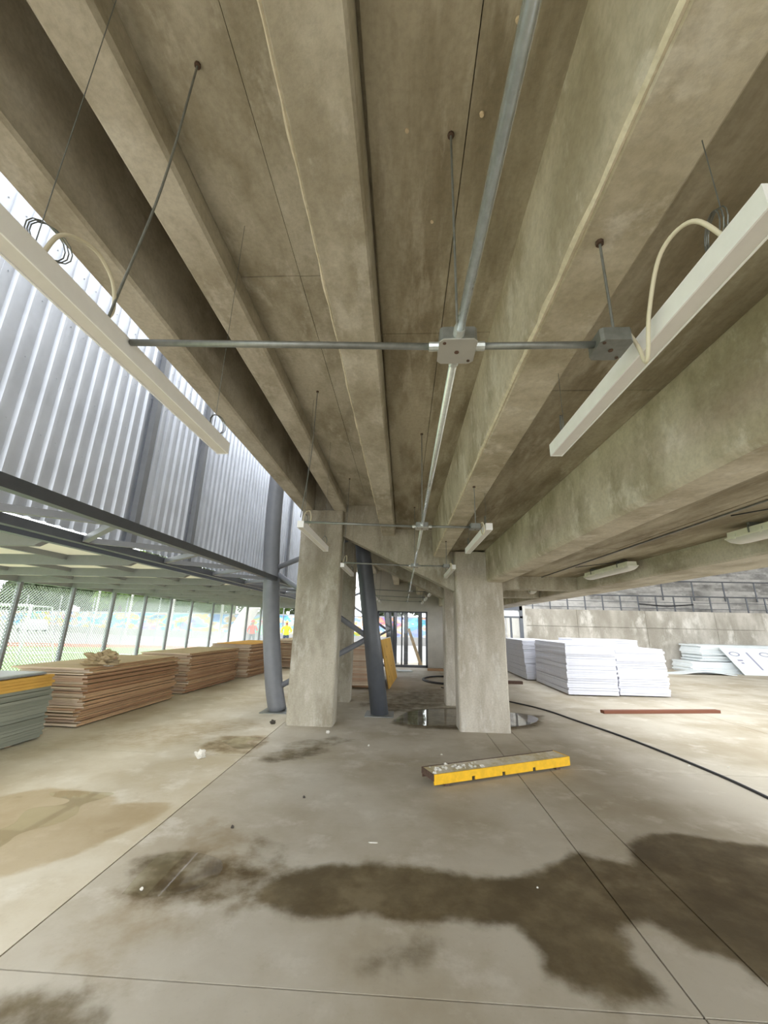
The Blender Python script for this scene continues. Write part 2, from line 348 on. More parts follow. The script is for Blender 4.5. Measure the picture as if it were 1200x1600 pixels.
def slab(x0, x1, y0, y1, step):
    x0 += GAP; x1 -= GAP; y0 += GAP; y1 -= GAP
    xs = np.linspace(x0, x1, max(2, int((x1 - x0) / step) + 1)); ys = np.linspace(y0, y1, max(2, int((y1 - y0) / step) + 1))
    X, Y = np.meshgrid(xs, ys); nx, ny = len(xs), len(ys)
    V = np.stack([X, Y, np.zeros_like(X)], -1).reshape(-1, 3)
    i = np.arange(nx * ny).reshape(ny, nx)
    Fq = np.stack([i[:-1, :-1], i[:-1, 1:], i[1:, 1:], i[1:, :-1]], -1).reshape(-1, 4).tolist()
    rim = list(i[0, :]) + list(i[1:, -1]) + list(i[-1, -2::-1]) + list(i[-2:0:-1, 0])
    k = len(V); low = V[rim].copy(); low[:, 2] = -0.012
    for j in range(len(rim)): Fq.append((int(rim[(j + 1) % len(rim)]), int(rim[j]), k + j, k + (j + 1) % len(rim)))
    dv = wet(damp_polys, X, Y).ravel(); tv = wet(tan_polys, X, Y).ravel()
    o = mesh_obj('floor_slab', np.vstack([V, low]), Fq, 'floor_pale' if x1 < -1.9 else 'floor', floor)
    for nm, arr in (('damp', dv), ('tan', tv)):
        at_ = o.data.attributes.new(nm, 'FLOAT', 'POINT'); at_.data.foreach_set('value', np.concatenate([arr, arr[rim]]).astype(np.float32))
    return o
XS = [-8.8, -5.2, -1.95, 1.31, 1.73, 6.0, 12.0, 19.0, 26.0]
YS = [-9, -4, 0.1, 2.3, 5.45, 9.2, 14.0, 19.3]
for i in range(len(XS) - 1):
    for j in range(len(YS) - 1):
        near = -8.8 <= XS[i] < 6 and 0 < YS[j] < 9
        slab(XS[i], XS[i + 1], YS[j], YS[j + 1], 0.05 if near else 1.0)

# ------------------------------------------------------------------ ceiling: stepped tiers with board-marked panels
Y0, Y1 = -8.0, 16.6
tiers = [(-1.88, -1.12, 5.2), (-1.25, -0.20, 3.74), (-0.35, 0.56, 3.29), (0.60, 1.55, 2.89), (1.52, 3.60, 2.46)]
mb = MB()
for x0, x1, z in tiers: mb.box((x0, Y0, z + 0.02), (x1, Y1, z + 0.2))
ceiling = struct(mb.build('ceiling', 'ceil'))
cuts = [Y0, -5.3, -2.86, -0.42, 2.02, 4.46, 6.95, 9.4, 11.8, 14.2, Y1]
strips = [(-1.69, -1.30, 5.2), (-1.07, -0.68, 3.74), (-0.68, -0.395, 3.74), (-0.14, 0.21, 3.29), (0.21, 0.51, 3.29), (0.76, 1.10, 2.89), (1.10, 1.43, 2.89), (1.74, 2.36, 2.46), (2.36, 3.02, 2.46)]
for x0, x1, z in strips:
    for a, b in zip(cuts[:-1], cuts[1:]):
        dz = random.uniform(-0.003, 0.004)
        MB().box((x0 + 0.002, a + 0.002, z + dz), (x1 - 0.002, b - 0.002, z + 0.03)).build('ceiling_panel', 'ceil_pale' if z == 3.74 else 'ceil', ceiling)

for px, py in ((810, 33), (675, 347), (753, 180), (636, 205)):
    g = at(px, py, Z=3.284); MB().tube([(g.x, g.y, 3.283), (g.x, g.y, 3.30)], [0.007, 0.010], 10).build('wood_plug', 'ply_face', ceiling)
# ------------------------------------------------------------------ long concrete beams
def beam(poly, label, mat, segs=60):
    o = MB().prism(poly, 'Y', Y0, Y1, segs=segs, jit=0.004).build('concrete_beam', mat)
    autosmooth(o, 25)
    return tag(o, label, 'beam', 'long concrete beams under the stepped slab')
def chamf(x0, x1, z, zl, zr, c=0.018, cl=True, cr=True):
    p = [(x0, zl)]
    p += [(x0, z + c), (x0 + c, z)] if cl else [(x0, z)]
    p += [(x1 - c, z), (x1, z + c)] if cr else [(x1, z)]
    p += [(x1, zr)]
    return p
b1 = beam(chamf(-1.92, -1.69, 3.60, 5.3, 5.3), 'outermost concrete beam beside the open gap to the corrugated metal wall', 'beam')
b2 = beam(chamf(-1.30, -1.07, 3.60, 5.3, 5.3), 'concrete beam next to the dark recess, second from the corrugated wall', 'beam')
b3 = beam([(-0.40, 3.9), (-0.40, 3.19), (-0.385, 3.17), (-0.175, 3.17), (-0.165, 3.185), (-0.135, 3.45)], 'middle concrete beam with a pale ragged lower edge beside the main conduit', 'beam')
b4 = beam([(0.495, 3.45), (0.525, 2.815), (0.555, 2.78), (0.755, 2.78), (0.765, 2.79), (0.765, 3.05)], 'deep concrete beam with a chipped pale edge carrying a hanger rod', 'beam_pale')
b5 = beam(chamf(1.43, 1.745, 2.335, 3.05, 2.6, 0.03, True, True), 'deepest pale concrete beam resting on the pale column', 'beam_pale')
b6 = beam(chamf(3.02, 3.66, 2.235, 2.64, 2.64), 'broad edge beam beside the sealed batten lights', 'beam')
def ridge(x, z, parent, w=0.016):
    k = 160; vs = []; fs = []
    for i in range(k + 1):
        y = 0.0 + 7.1 * i / k
        a = w * (0.5 + 0.9 * abs(noise.noise(Vector((x, y * 5, 0)))))
        vs += [(x - a, y, z + 0.008), (x - a * 0.3, y, z - a * 0.35), (x + a, y, z - 0.002 + 0.004), (x, y, z + 0.02)]
    for i in range(k):
        for j in range(4): fs.append((i * 4 + j, i * 4 + (j + 1) % 4, i * 4 + 4 + (j + 1) % 4, i * 4 + 4 + j))
    fs += [(0, 1, 2, 3), (k * 4 + 3, k * 4 + 2, k * 4 + 1, k * 4)]
    return mesh_obj('mortar_ridge', vs, fs, 'ridge', parent)
ridge(-0.392, 3.178, b3); ridge(0.545, 2.788, b4, 0.018)

struct(MB().box((-1.90, Y0, 5.3), (-1.72, Y1, 7.0)).build('wall_added_parapet', 'beam'))  # unseen parapet, added to narrow the sky slot beside the corrugated wall
struct(MB().box((7.0, -9.0, 7.6), (26.0, 27.0, 7.9)).build('added_court_shade', 'ceil'))  # unseen roof slab, added to keep sky light off the far-right floor
# ------------------------------------------------------------------ frames: sloping raker beams and columns
def raker(y0, y1, label):
    poly = [(-1.92, 3.59), (-1.92, 3.15), (-1.13, 3.15), (0.95, 2.155), (1.70, 2.155), (1.80, 2.24), (3.02, 2.24), (3.02, 2.46), (1.43, 2.46), (1.43, 2.89), (0.51, 2.89), (0.51, 3.29), (-0.14, 3.29), (-0.14, 3.74), (-1.07, 3.74), (-1.07, 4.0), (-1.30, 4.3), (-1.92, 4.3)]
    o = MB().prism(poly, 'Y', y0, y1).build('raker_beam', 'col')
    return tag(o, label, 'beam')
raker(7.15, 7.42, 'sloping concrete raker beam joining the two front columns')
raker(9.15, 9.5, 'sloping concrete raker beam on the rear pair of columns')
def column(x0, x1, y0, y1, top, label, mat, taper=0.0):
    c = 0.022; k = 24; vs = []; fs = []
    for i in range(k + 1):
        z = top * i / k; t = taper * i / k
        a, b = x0 + t, x1 - t * 0.2
        ring = [(a + c, y0), (b - c, y0), (b, y0 + c), (b, y1 - c), (b - c, y1), (a + c, y1), (a, y1 - c), (a, y0 + c)]
        for u, v in ring:
            j = 0.004
            vs.append((u + j * noise.noise(Vector((u * 4, v * 4, z * 3))), v + j * noise.noise(Vector((u * 4, v * 4 + 7, z * 3))), z))
    for i in range(k):
        for j in range(8): fs.append((i * 8 + j, i * 8 + (j + 1) % 8, i * 8 + 8 + (j + 1) % 8, i * 8 + 8 + j))
    fs += [tuple(range(8))[::-1], tuple(k * 8 + j for j in range(8))]
    return tag(mesh_obj('concrete_column', vs, fs, mat), label, 'column')
column(-1.88, -1.12, 7.0, 7.42, 3.60, 'tall grey concrete column standing beside the curved steel leg', 'col')
column(0.90, 1.70, 7.0, 7.42, 2.86, 'pale concrete column with a scuffed base behind the yellow plank', 'col2')
column(-1.88, -1.12, 9.1, 9.5, 3.60, 'concrete column behind the steel braces and tall grey column', 'col')
column(0.90, 1.70, 9.1, 9.5, 2.86, 'rear concrete column hidden mostly by the pale front column', 'col2')

# ------------------------------------------------------------------ steel frame between the column pairs
def steel_frame(Y):
    root = empty('tubular_trestle', (0, 0, 0))
    prof = [(-2.33, 0), (-2.43, 0.4), (-2.53, 1.0), (-2.61, 1.6), (-2.68, 2.34), (-2.74, 3.0), (-2.77, 3.8), (-2.77, 4.5), (-2.72, 5.4), (-2.62, 6.3)]
    leg = bez([(x, Y, z) for x, z in prof], 5)
    MB().tube(leg, 0.165, 28).build('curved_leg', 'steel', root, smooth=True)
    top = (-0.905, Y, 3.58)
    MB().tube([(-0.42, Y, 0), (-0.62, Y, 1.5), (-0.82, Y, 2.92), top], [0.165, 0.16, 0.155, 0.15], 28).build('leaning_leg', 'steel_dk', root, smooth=True)
    A = (-2.70, Y, 2.62); B = (-0.66, Y, 1.34); Cc = (-2.44, Y, 0.36); D = (-0.88, Y, 3.40)
    for a, b in ((A, B), (Cc, B), (A, D)):
        MB().tube([a, b], 0.052, 14).build('brace_tube', 'steel', root, smooth=True)
    for x in (-2.33, -0.42):
        MB().box((x - 0.26, Y - 0.26, 0.0), (x + 0.26, Y + 0.26, 0.012)).build('base_plate', 'galv_dk', root)
    return root
tag(steel_frame(8.06), 'grey tubular steel frame with curved outer leg between the concrete columns', 'trestle')
tag(steel_frame(18.3), 'grey tubular steel frame standing outside beyond the glazed door', 'trestle')

# ------------------------------------------------------------------ corrugated metal wall
wl = struct(empty('wall_left', (-3.65, 0, 2.5)))
def at_wall(b, name, mat, **k):
    o = b.build(name, mat, wl, **k); o.matrix_parent_inverse = Matrix.Translation((3.65, 0, -2.5)); return o
prof = []; PT = 0.18
for r in range(5):
    y = r * PT
    prof += [(0.0, y + 0.0), (0.0, y + 0.098), (0.034, y + 0.116), (0.034, y + 0.146), (0.0, y + 0.164)]
prof += [(0.0, 5 * PT)]
ZB, ZT = 2.52, 9.6
for i_ in range(-3, 24):
    i = i_ * 5 * PT
    vs = []; off = 0.0015 * (i_ % 2)
    for t in (0, 0.001):
        for z in (ZB, ZT):
            vs += [(-3.65 + off + x - t, i + y, z) for x, y in prof]
    k = len(prof)
    fs = [(j, j + 1, k + j + 1, k + j) for j in range(k - 1)]
    fs += [(2 * k + j + 1, 2 * k + j, 3 * k + j, 3 * k + j + 1) for j in range(k - 1)]
    b = MB().add(vs, fs); o = at_wall(b, 'corrugated_sheet', 'zinc', fix=False)
    s_ = MB()
    for z in (2.7, 3.35, 4.0, 4.65, 5.3, 5.95):
        for r in range(0, 5, 2): s_.tube([(-3.649 + off, i + r * PT + 0.05, z), (-3.642 + off, i + r * PT + 0.05, z)], 0.007, 6)
    sc = s_.build('screw_heads', 'zinc', o); sc['kind'] = 'stuff'
for y in (-1.9, 4.94, 6.36, 10.6, 12.0, 15.0):
    at_wall(MB().box((-3.60, y - 0.05, 2.48), (-3.52, y + 0.05, 9.6)), 'wall_stud', 'steel')

# ------------------------------------------------------------------ canopy: horizontal truss, joists and soffit
cn = empty('steel_canopy', (-6.0, 5, 2.3))
IV = Matrix.Translation((6.0, -5, -2.3))
def cpart(b, name, mat, **k):
    o = b.build(name, mat, cn, **k); o.matrix_parent_inverse = IV; return o
YA, YB = -2.0, 22.0
cpart(MB().box((-2.62, YA, 2.385), (-2.54, YB, 2.475)), 'truss_chord', 'steel_dk')
cpart(MB().box((-3.61, YA, 2.385), (-3.53, YB, 2.475)), 'truss_chord', 'steel_dk')
cpart(MB().box((-3.78, YA, 2.355), (-3.70, YB, 2.475)), 'edge_angle', 'steel_dk')
y = 0.3
while y < 21:
    cpart(MB().bar((-2.62, y, 2.43), (-3.53, y + 0.78, 2.43), 0.06, 0.06), 'truss_diagonal', 'steel')
    cpart(MB().bar((-3.53, y + 0.82, 2.43), (-2.62, y + 1.5, 2.43), 0.06, 0.06), 'truss_diagonal', 'steel')
    y += 1.55
JY = [8.55 + 1.5 * (i - 5) for i in range(0, 15)]
FX = lambda y: -8.5 if y < 16.2 else -8.5 + (y - 16.2) * 0.13
for k, y in enumerate(JY):
    cpart(MB().prism([(-8.62, 2.33), (-3.95, 2.33), (-3.80, 2.40), (-3.78, 2.47), (-8.62, 2.47)], 'Y', y - 0.04, y + 0.04), 'joist', 'joist')
    if k + 1 < len(JY):
        y2 = JY[k + 1]
        for x in (-4.9, -6.1, -7.3):
            cpart(MB().box((x - 0.03, y + 0.04, 2.40), (x + 0.03, y2 - 0.04, 2.47)), 'purlin', 'joist')
        for xa, xb in ((-8.62, -7.3), (-7.3, -6.1), (-6.1, -4.9), (-4.9, -3.74)):
            cpart(MB().box((xa + 0.003, y + 0.003, 2.475), (xb - 0.003, y2 - 0.003, 2.49)), 'soffit_panel', 'soffit')
cpart(MB().box((-8.64, YA, 2.33), (-8.54, JY[-1], 2.47)), 'outer_beam', 'joist')
tag(cn, 'grey steel canopy with cream soffit boards below the corrugated wall', 'canopy')

# ------------------------------------------------------------------ mesh fence
fe = empty('mesh_fence', (-8.5, 10, 0))
FI = Matrix.Translation((8.5, -10, 0))
FY = [8.55 + 1.5 * i for i in range(-2, 11)]
for k, y in enumerate(FY):
    x = FX(y)
    o = MB().box((x - 0.05, y - 0.035, 0), (x + 0.05, y + 0.035, 2.33)).build('fence_post', 'steel', fe); o.matrix_parent_inverse = FI
    if k + 1 < len(FY):
        y2 = FY[k + 1]; x2 = FX(y2); L = y2 - y - 0.07; Hh = 2.2; b = MB(); st = 0.075
        for sgn in (1, -1):
            c0 = -Hh
            while c0 < L + Hh:
                # line u = c0 + sgn*v
                seg = []
                u0, u1 = (c0, c0 + Hh) if sgn > 0 else (c0 + 0, c0 - Hh)
                lo, hi = 0.0, 1.0; du = u1 - u0
                ta, tb = (0 - u0) / du, (L - u0) / du
                lo = max(lo, min(ta, tb)); hi = min(hi, max(ta, tb))
                if hi - lo > 0.01:
                    pa = (u0 + du * lo, Hh * lo); pb = (u0 + du * hi, Hh * hi)
                    q = lambda w: (x + (x2 - x) * w[0] / L, y + 0.035 + w[0], 0.08 + w[1])
                    b.bar(q(pa), q(pb), 0.009, 0.009, up=(1, 0, 0))
                c0 += st
        o = b.build('mesh_panel', 'galv', fe, fix=False); o.matrix_parent_inverse = FI; o['kind'] = 'stuff'
tag(fe, 'diamond mesh fence on grey posts between the plywood stacks and the pitch', 'fence')

# ------------------------------------------------------------------ back wall with glazed door and window
def wall_piece(b, name='wall_back', mat='wall'): return struct(b.build(name, mat))
b = MB()
b.box((-1.25, 16.6, 0), (-1.04, 16.8, 4.3)).box((-1.04, 16.6, 2.12), (0.97, 16.8, 4.3)).box((0.97, 16.6, 0), (3.55, 16.8, 3.3))
b.box((3.55, 16.6, 2.42), (4.74, 16.8, 2.9)).box((3.55, 16.6, 0), (4.74, 16.8, 0.35))
b.box((4.74, 16.6, 0), (4.84, 19.0, 2.9))
wb = wall_piece(b)
for z in (2.35, 2.62, 2.95): MB().box((-1.25, 16.585, z), (2.6, 16.6, z + 0.03)).build('wall_batten', 'wall', wb)
d1 = struct(empty('door_1', (0, 16.66, 0)))
DI = Matrix.Translation((0, -16.66, 0))
def dpart(b, name, mat):
    o = b.build(name, mat, d1); o.matrix_parent_inverse = DI; return o
for a, c_ in (((-1.04, 16.6, 0.0), (-0.97, 16.72, 2.12)), ((0.90, 16.6, 0.0), (0.97, 16.72, 2.12)), ((-1.04, 16.6, 2.06), (0.97, 16.72, 2.12)), ((-1.04, 16.6, 0.0), (0.97, 16.72, 0.09)), ((-0.08, 16.6, 0.09), (-0.02, 16.72, 2.06))):
    dpart(MB().box(a, c_), 'door_frame', 'steel_dk')
dpart(MB().box((-0.97, 16.655, 0.09), (-0.08, 16.665, 2.06)), 'glass_pane', 'glass')
dpart(MB().box((-0.02, 16.655, 0.09), (0.90, 16.665, 2.06)), 'glass_pane', 'glass')
w1 = struct(empty('window_1', (4.1, 16.66, 0.35))); WI = Matrix.Translation((-4.1, -16.66, -0.35))
for a, c_ in (((3.55, 16.58, 0.35), (3.62, 16.72, 2.42)), ((4.62, 16.58, 0.35), (4.74, 16.72, 2.42)), ((3.55, 16.58, 2.25), (4.74, 16.72, 2.42)), ((3.55, 16.58, 1.95), (4.74, 16.72, 2.02)), ((4.25, 16.58, 0.35), (4.30, 16.72, 1.95)), ((3.55, 16.58, 0.35), (4.74, 16.72, 0.42))):
    o = MB().box(a, c_).build('window_frame', 'steel_dk', w1); o.matrix_parent_inverse = WI
for xa, xb, za, zb in ((3.62, 4.25, 0.42, 1.95), (4.30, 4.62, 0.42, 1.95)):
    o = MB().box((xa, 16.655, za), (xb, 16.665, zb)).build('glass_pane', 'glass', w1); o.matrix_parent_inverse = WI
o = MB().box((3.62, 16.65, 2.02), (4.62, 16.67, 2.25)).build('transom_panel', 'white', w1); o.matrix_parent_inverse = WI
for x, yy, lab in ((-0.62, 17.6, 'dark square steel post outside the door on the pine panel side'), (-0.35, 17.9, 'dark square steel post set furthest back outside the glazed door'), (0.12, 17.5, 'dark square steel post just past the door mullion beside the leaning plank'), (0.72, 17.7, 'dark square steel post outside the door next to the plain wall')):
    tag(MB().box((x - 0.085, yy - 0.085, -0.1), (x + 0.085, yy + 0.085, 3.2)).build('steel_post', 'steel_dk'), lab, 'post', 'steel posts outside the glazed door')
tag(MB().bar((0.22, 17.35, 1.45), (0.75, 17.35, -0.02), 0.12, 0.05, up=(0, 1, 0)).build('leaning_plank', 'ply_face'), 'pale timber plank leaning behind the glazed door', 'plank')

# ------------------------------------------------------------------ terrace wall and steps at the far right
tw = struct(MB().box((4.84, 19.02, 0), (26, 19.6, 2.30)).build('wall_right', 'terrace'))
x = 4.84; k = 0
while x < 25.9:
    x2 = min(x + 3.0, 26)
    MB().box((x + 0.008, 18.985, 0), (x2 - 0.008, 19.03, 1.67)).build('wall_panel', 'terrace', tw)
    MB().box((x + 0.006, 18.985 - random.uniform(0, 0.01), 1.70), (x2 - 0.006, 19.03, 2.43)).build('wall_panel', 'terrace', tw)
    x = x2
tr_ = struct(empty('trim_1', (15, 19.6, 2.3))); TI = Matrix.Translation((-15, -19.6, -2.3))
for i in range(24):
    o = MB().box((4.84, 19.6 + 0.36 * i, 0.0 if i == 0 else 2.0), (26, 19.6 + 0.36 * (i + 1) + 0.02, 2.32 + 0.2 * (i + 0.5))).build('terrace_step', 'step', tr_); o.matrix_parent_inverse = TI
def railing(Y, zb, zt, x0, x1, sp, label, nb):
    r = empty('handrail', (x0, Y, zb)); I = Matrix.Translation((-x0, -Y, -zb))
    def rp(b, nm):
        o = b.build(nm, 'steel_dk', r); o.matrix_parent_inverse = I
    rp(MB().tube([(x0, Y, zt), (x1, Y, zt)], 0.03, 10), 'top_rail')
    for q in range(nb): rp(MB().tube([(x0, Y, zb + (zt - zb) * (q + 1) / (nb + 1)), (x1, Y, zb + (zt - zb) * (q + 1) / (nb + 1))], 0.012, 8), 'rail_bar')
    x = x0
    while x <= x1 + 0.01:
        rp(MB().box((x - 0.025, Y - 0.02, zb), (x + 0.025, Y + 0.02, zt)), 'rail_post'); x += sp
    return tag(r, label, 'railing')
railing(19.3, 2.30, 3.12, 5.2, 25.2, 0.8, 'dark steel railing along the top of the weathered terrace wall', 2)
railing(21.0, 3.05, 4.0, 13.0, 25.0, 1.5, 'dark handrail higher up on the concrete terrace steps', 0)
tag(MB().tube(bez([(10.8, 19.249, 2.75), (12.0, 19.249, 2.68), (13.2, 19.249, 2.76)], 6), 0.03, 8).build('cable_sleeve', 'black'), 'black cable sagging along the terrace railing', 'cable')

# ------------------------------------------------------------------ conduit run with junction boxes
cz = 2.42
cr_ = empty('conduit_run', (0.155, 0, cz)); CI = Matrix.Translation((-0.155, 0, -cz))
def kp(b, name, mat, parent=None, smooth=False):
    o = b.build(name, mat, parent or cr_, smooth=smooth)
    o.matrix_parent_inverse = CI if parent is None else Matrix.Identity(4)
    return o
ROWS = [1.04, 3.36, 5.74, 10.3, 12.6, 14.9]
prev = -2.5
def jbox(x, y, w=0.054, h=0.042, dirty=False, cz=cz):
    b = MB().prism([(x - w, y - w + 0.008), (x - w + 0.008, y - w), (x + w - 0.008, y - w), (x + w, y - w + 0.008), (x + w, y + w - 0.008), (x + w - 0.008, y + w), (x - w + 0.008, y + w), (x - w, y + w - 0.008)], 'Z', cz - 0.016, cz - 0.016 + h)
    o = kp(b, 'junction_box', 'galv_dk')
    w2 = w + 0.002
    c_ = kp(MB().prism([(x - w2, y - w2 + 0.012), (x - w2 + 0.012, y - w2), (x + w2 - 0.012, y - w2), (x + w2, y - w2 + 0.012), (x + w2, y + w2 - 0.012), (x + w2 - 0.012, y + w2), (x - w2 + 0.012, y + w2), (x - w2, y + w2 - 0.012)], 'Z', cz - 0.020, cz - 0.016), 'cover_plate', 'galv_dk' if dirty else 'white_grey', o)
    for sx, sy in ((0.75, 0.75), (-0.75, -0.75), (0, 0)):
        kp(MB().tube([(x + sx * w, y + sy * w, cz - 0.0225), (x + sx * w, y + sy * w, cz - 0.019)], 0.005 if sx else 0.007, 8), 'screw', 'rust', o)
    return o
MAT['white_grey'] = plain('grey_cover_plate', srgb(176, 174, 168), 0.5, 0.2, 0.05)
for r, y in enumerate(ROWS):
    kp(MB().tube([(0.155 if r else 0.225, prev, cz), (0.155, y - 0.054, cz)], 0.0133, 16), 'main_pipe', 'galv', smooth=True)
    for yy in (y - 0.066, y + 0.066): kp(MB().tube([(0.155, yy - 0.016, cz), (0.155, yy + 0.016, cz)], 0.017, 12), 'connector', 'galv')
    jbox(0.155, y)
    for x0, x1 in ((-0.878, 0.155 - 0.054), (0.155 + 0.054, 0.57)):
        kp(MB().tube([(x0, y, cz + (0.03 if x0 < 0 else 0)), (x1, y, cz)], 0.0105, 14), 'cross_pipe', 'galv_dk', smooth=True)
        kp(MB().tube([(x1 if x0 < 0 else x0, y, cz), ((x1 - 0.03) if x0 < 0 else (x0 + 0.03), y, cz)], 0.0145, 10), 'connector', 'galv')
    jbox(0.61, y, 0.045, 0.04, True)
    zt = {-0.84: 3.74, 0.155: 3.29, 0.61: 2.78}
    for x in (-0.84, 0.155, 0.61):
        pts = [(x, y - 0.03, cz + 0.02), (x, y - 0.03, zt[x] + 0.0)]
        if x == -0.84: pts = bez([(x - 0.05, y - 0.09, cz + 0.05), (x - 0.008, y - 0.055, 3.05), (x + 0.0, y - 0.03, zt[x])], 6)
        kp(MB().tube(pts, 0.004, 8), 'hanger_rod', 'galv_dk')
        kp(MB().tube([(x, y - 0.03, zt[x] - 0.012), (x, y - 0.03, zt[x])], 0.012, 8), 'rod_anchor', 'rust')
    prev = y + 0.054
kp(MB().tube([(0.155, prev, cz), (0.155, 16.0, cz)], 0.0133, 16), 'main_pipe', 'galv', smooth=True)
tag(cr_, 'galvanised conduit run with junction boxes hung under the stepped slab', 'conduit')

# ------------------------------------------------------------------ hanging linear lights
def linear_light(x, y0, y1, ceil_z, cy, side, label):
    """x = centre, y0..y1 extent; side = +1 when the junction box lies towards -x"""
    r = empty('linear_light', (x, (y0 + y1) / 2, 2.40)); I = Matrix.Translation((-x, -(y0 + y1) / 2, -2.40))
    def lp(b, nm, mat, smooth=False):
        o = b.build(nm, mat, r, smooth=smooth); o.matrix_parent_inverse = I; return o
    h = 0.0285
    lp(MB().prism([(x - h, 2.402), (x - h + 0.005, 2.402), (x - h + 0.006, 2.408), (x + h - 0.006, 2.408), (x + h - 0.005, 2.402), (x + h, 2.402), (x + h, 2.462), (x - h, 2.462)], 'Y', y0 + 0.003, y1 - 0.003), 'housing', 'white')
    lp(MB().box((x - h + 0.006, y0 + 0.003, 2.404), (x + h - 0.006, y1 - 0.003, 2.4085)), 'diffuser', 'diffuser')
    for a, b in ((y0, y0 + 0.003), (y1 - 0.003, y1)): lp(MB().box((x - h - 0.0005, a, 2.4015), (x + h + 0.0005, b, 2.4625)), 'end_cap', 'white')
    for yy in (y0 + 0.12, y1 - 0.12):
        lp(MB().tube([(x, yy, 2.462), (x, yy, ceil_z)], 0.0013, 6), 'suspension_wire', 'wire')
        co = []
        for q in range(3):
            co += [(x + 0.012 * math.cos(t) * (1 + 0.2 * q), yy + 0.02 + 0.045 * math.cos(t) + 0.008 * q, 2.515 + 0.045 * math.sin(t) + 0.004 * q) for t in [2 * PI * j / 14 - PI / 2 for j in range(14)]]
        lp(MB().tube(co, 0.0016, 5), 'wire_coil', 'wire')
        lp(MB().tube([(x, yy, 2.46), (x, yy, 2.478)], 0.006, 8), 'wire_grip', 'galv_dk')
    bx = x - side * 0.07
    ya = cy - 0.30 if y0 < cy - 0.34 else y0 + 0.06
    if side < 0: cpts = [(x, ya + 0.22, 2.462), (x + 0.015, ya + 0.225, 2.51), (x + 0.03, ya + 0.18, 2.575), (x + 0.03, ya + 0.10, 2.60), (x + 0.015, ya + 0.02, 2.555), (x, ya, 2.462)]
    elif y0 < cy: cpts = [(0.655, cy, cz + 0.026), (0.675, cy + 0.01, cz + 0.05), (0.692, cy + 0.0, cz - 0.01), (0.690, cy - 0.02, 2.345), (0.682, cy - 0.05, 2.35), (0.672, cy - 0.10, 2.45), (0.665, cy - 0.19, 2.55), (0.69, cy - 0.27, 2.555), (x, cy - 0.30, 2.462)]
    else: cpts = [(0.655, cy, cz + 0.026), (0.675, cy + 0.0, cz + 0.04), (0.69, cy + 0.01, cz - 0.01), (0.688, cy + 0.05, 2.37), (0.688, cy + 0.12, 2.40), (0.70, cy + 0.2, 2.49), (x, cy + 0.24, 2.462)]
    lp(MB().tube(bez(cpts, 8), 0.0055, 10), 'power_cord', 'cord', True)
    return tag(r, label, 'light', 'linear lights hung from wires')
rown = ['first', 'second', 'third', 'fourth', 'fifth']
LY = [(0.60, 1.80), (3.36, 4.56), (5.86, 7.06), (10.75, 11.95), (13.0, 14.2), (15.3, 16.4)]
sides = ['between the middle beams and the corrugated wall', 'under the deep chipped beam']
for i, (ya, yb) in enumerate(LY):
    wh = ['hung before all other rows', 'hung in front of the tall columns', 'hung just before the front raker beam', 'first row past the rear raker beam', 'second row past the rear raker beam', 'closest to the glazed door'][i]
    linear_light(-0.91, ya, yb, 3.74, ROWS[i], -1, 'slim white linear light on the corrugated wall side, ' + wh)
    linear_light(0.735, ya + 0.02, yb + 0.02, 2.89, ROWS[i], 1, 'slim white linear light under the deep chipped beam, ' + wh)

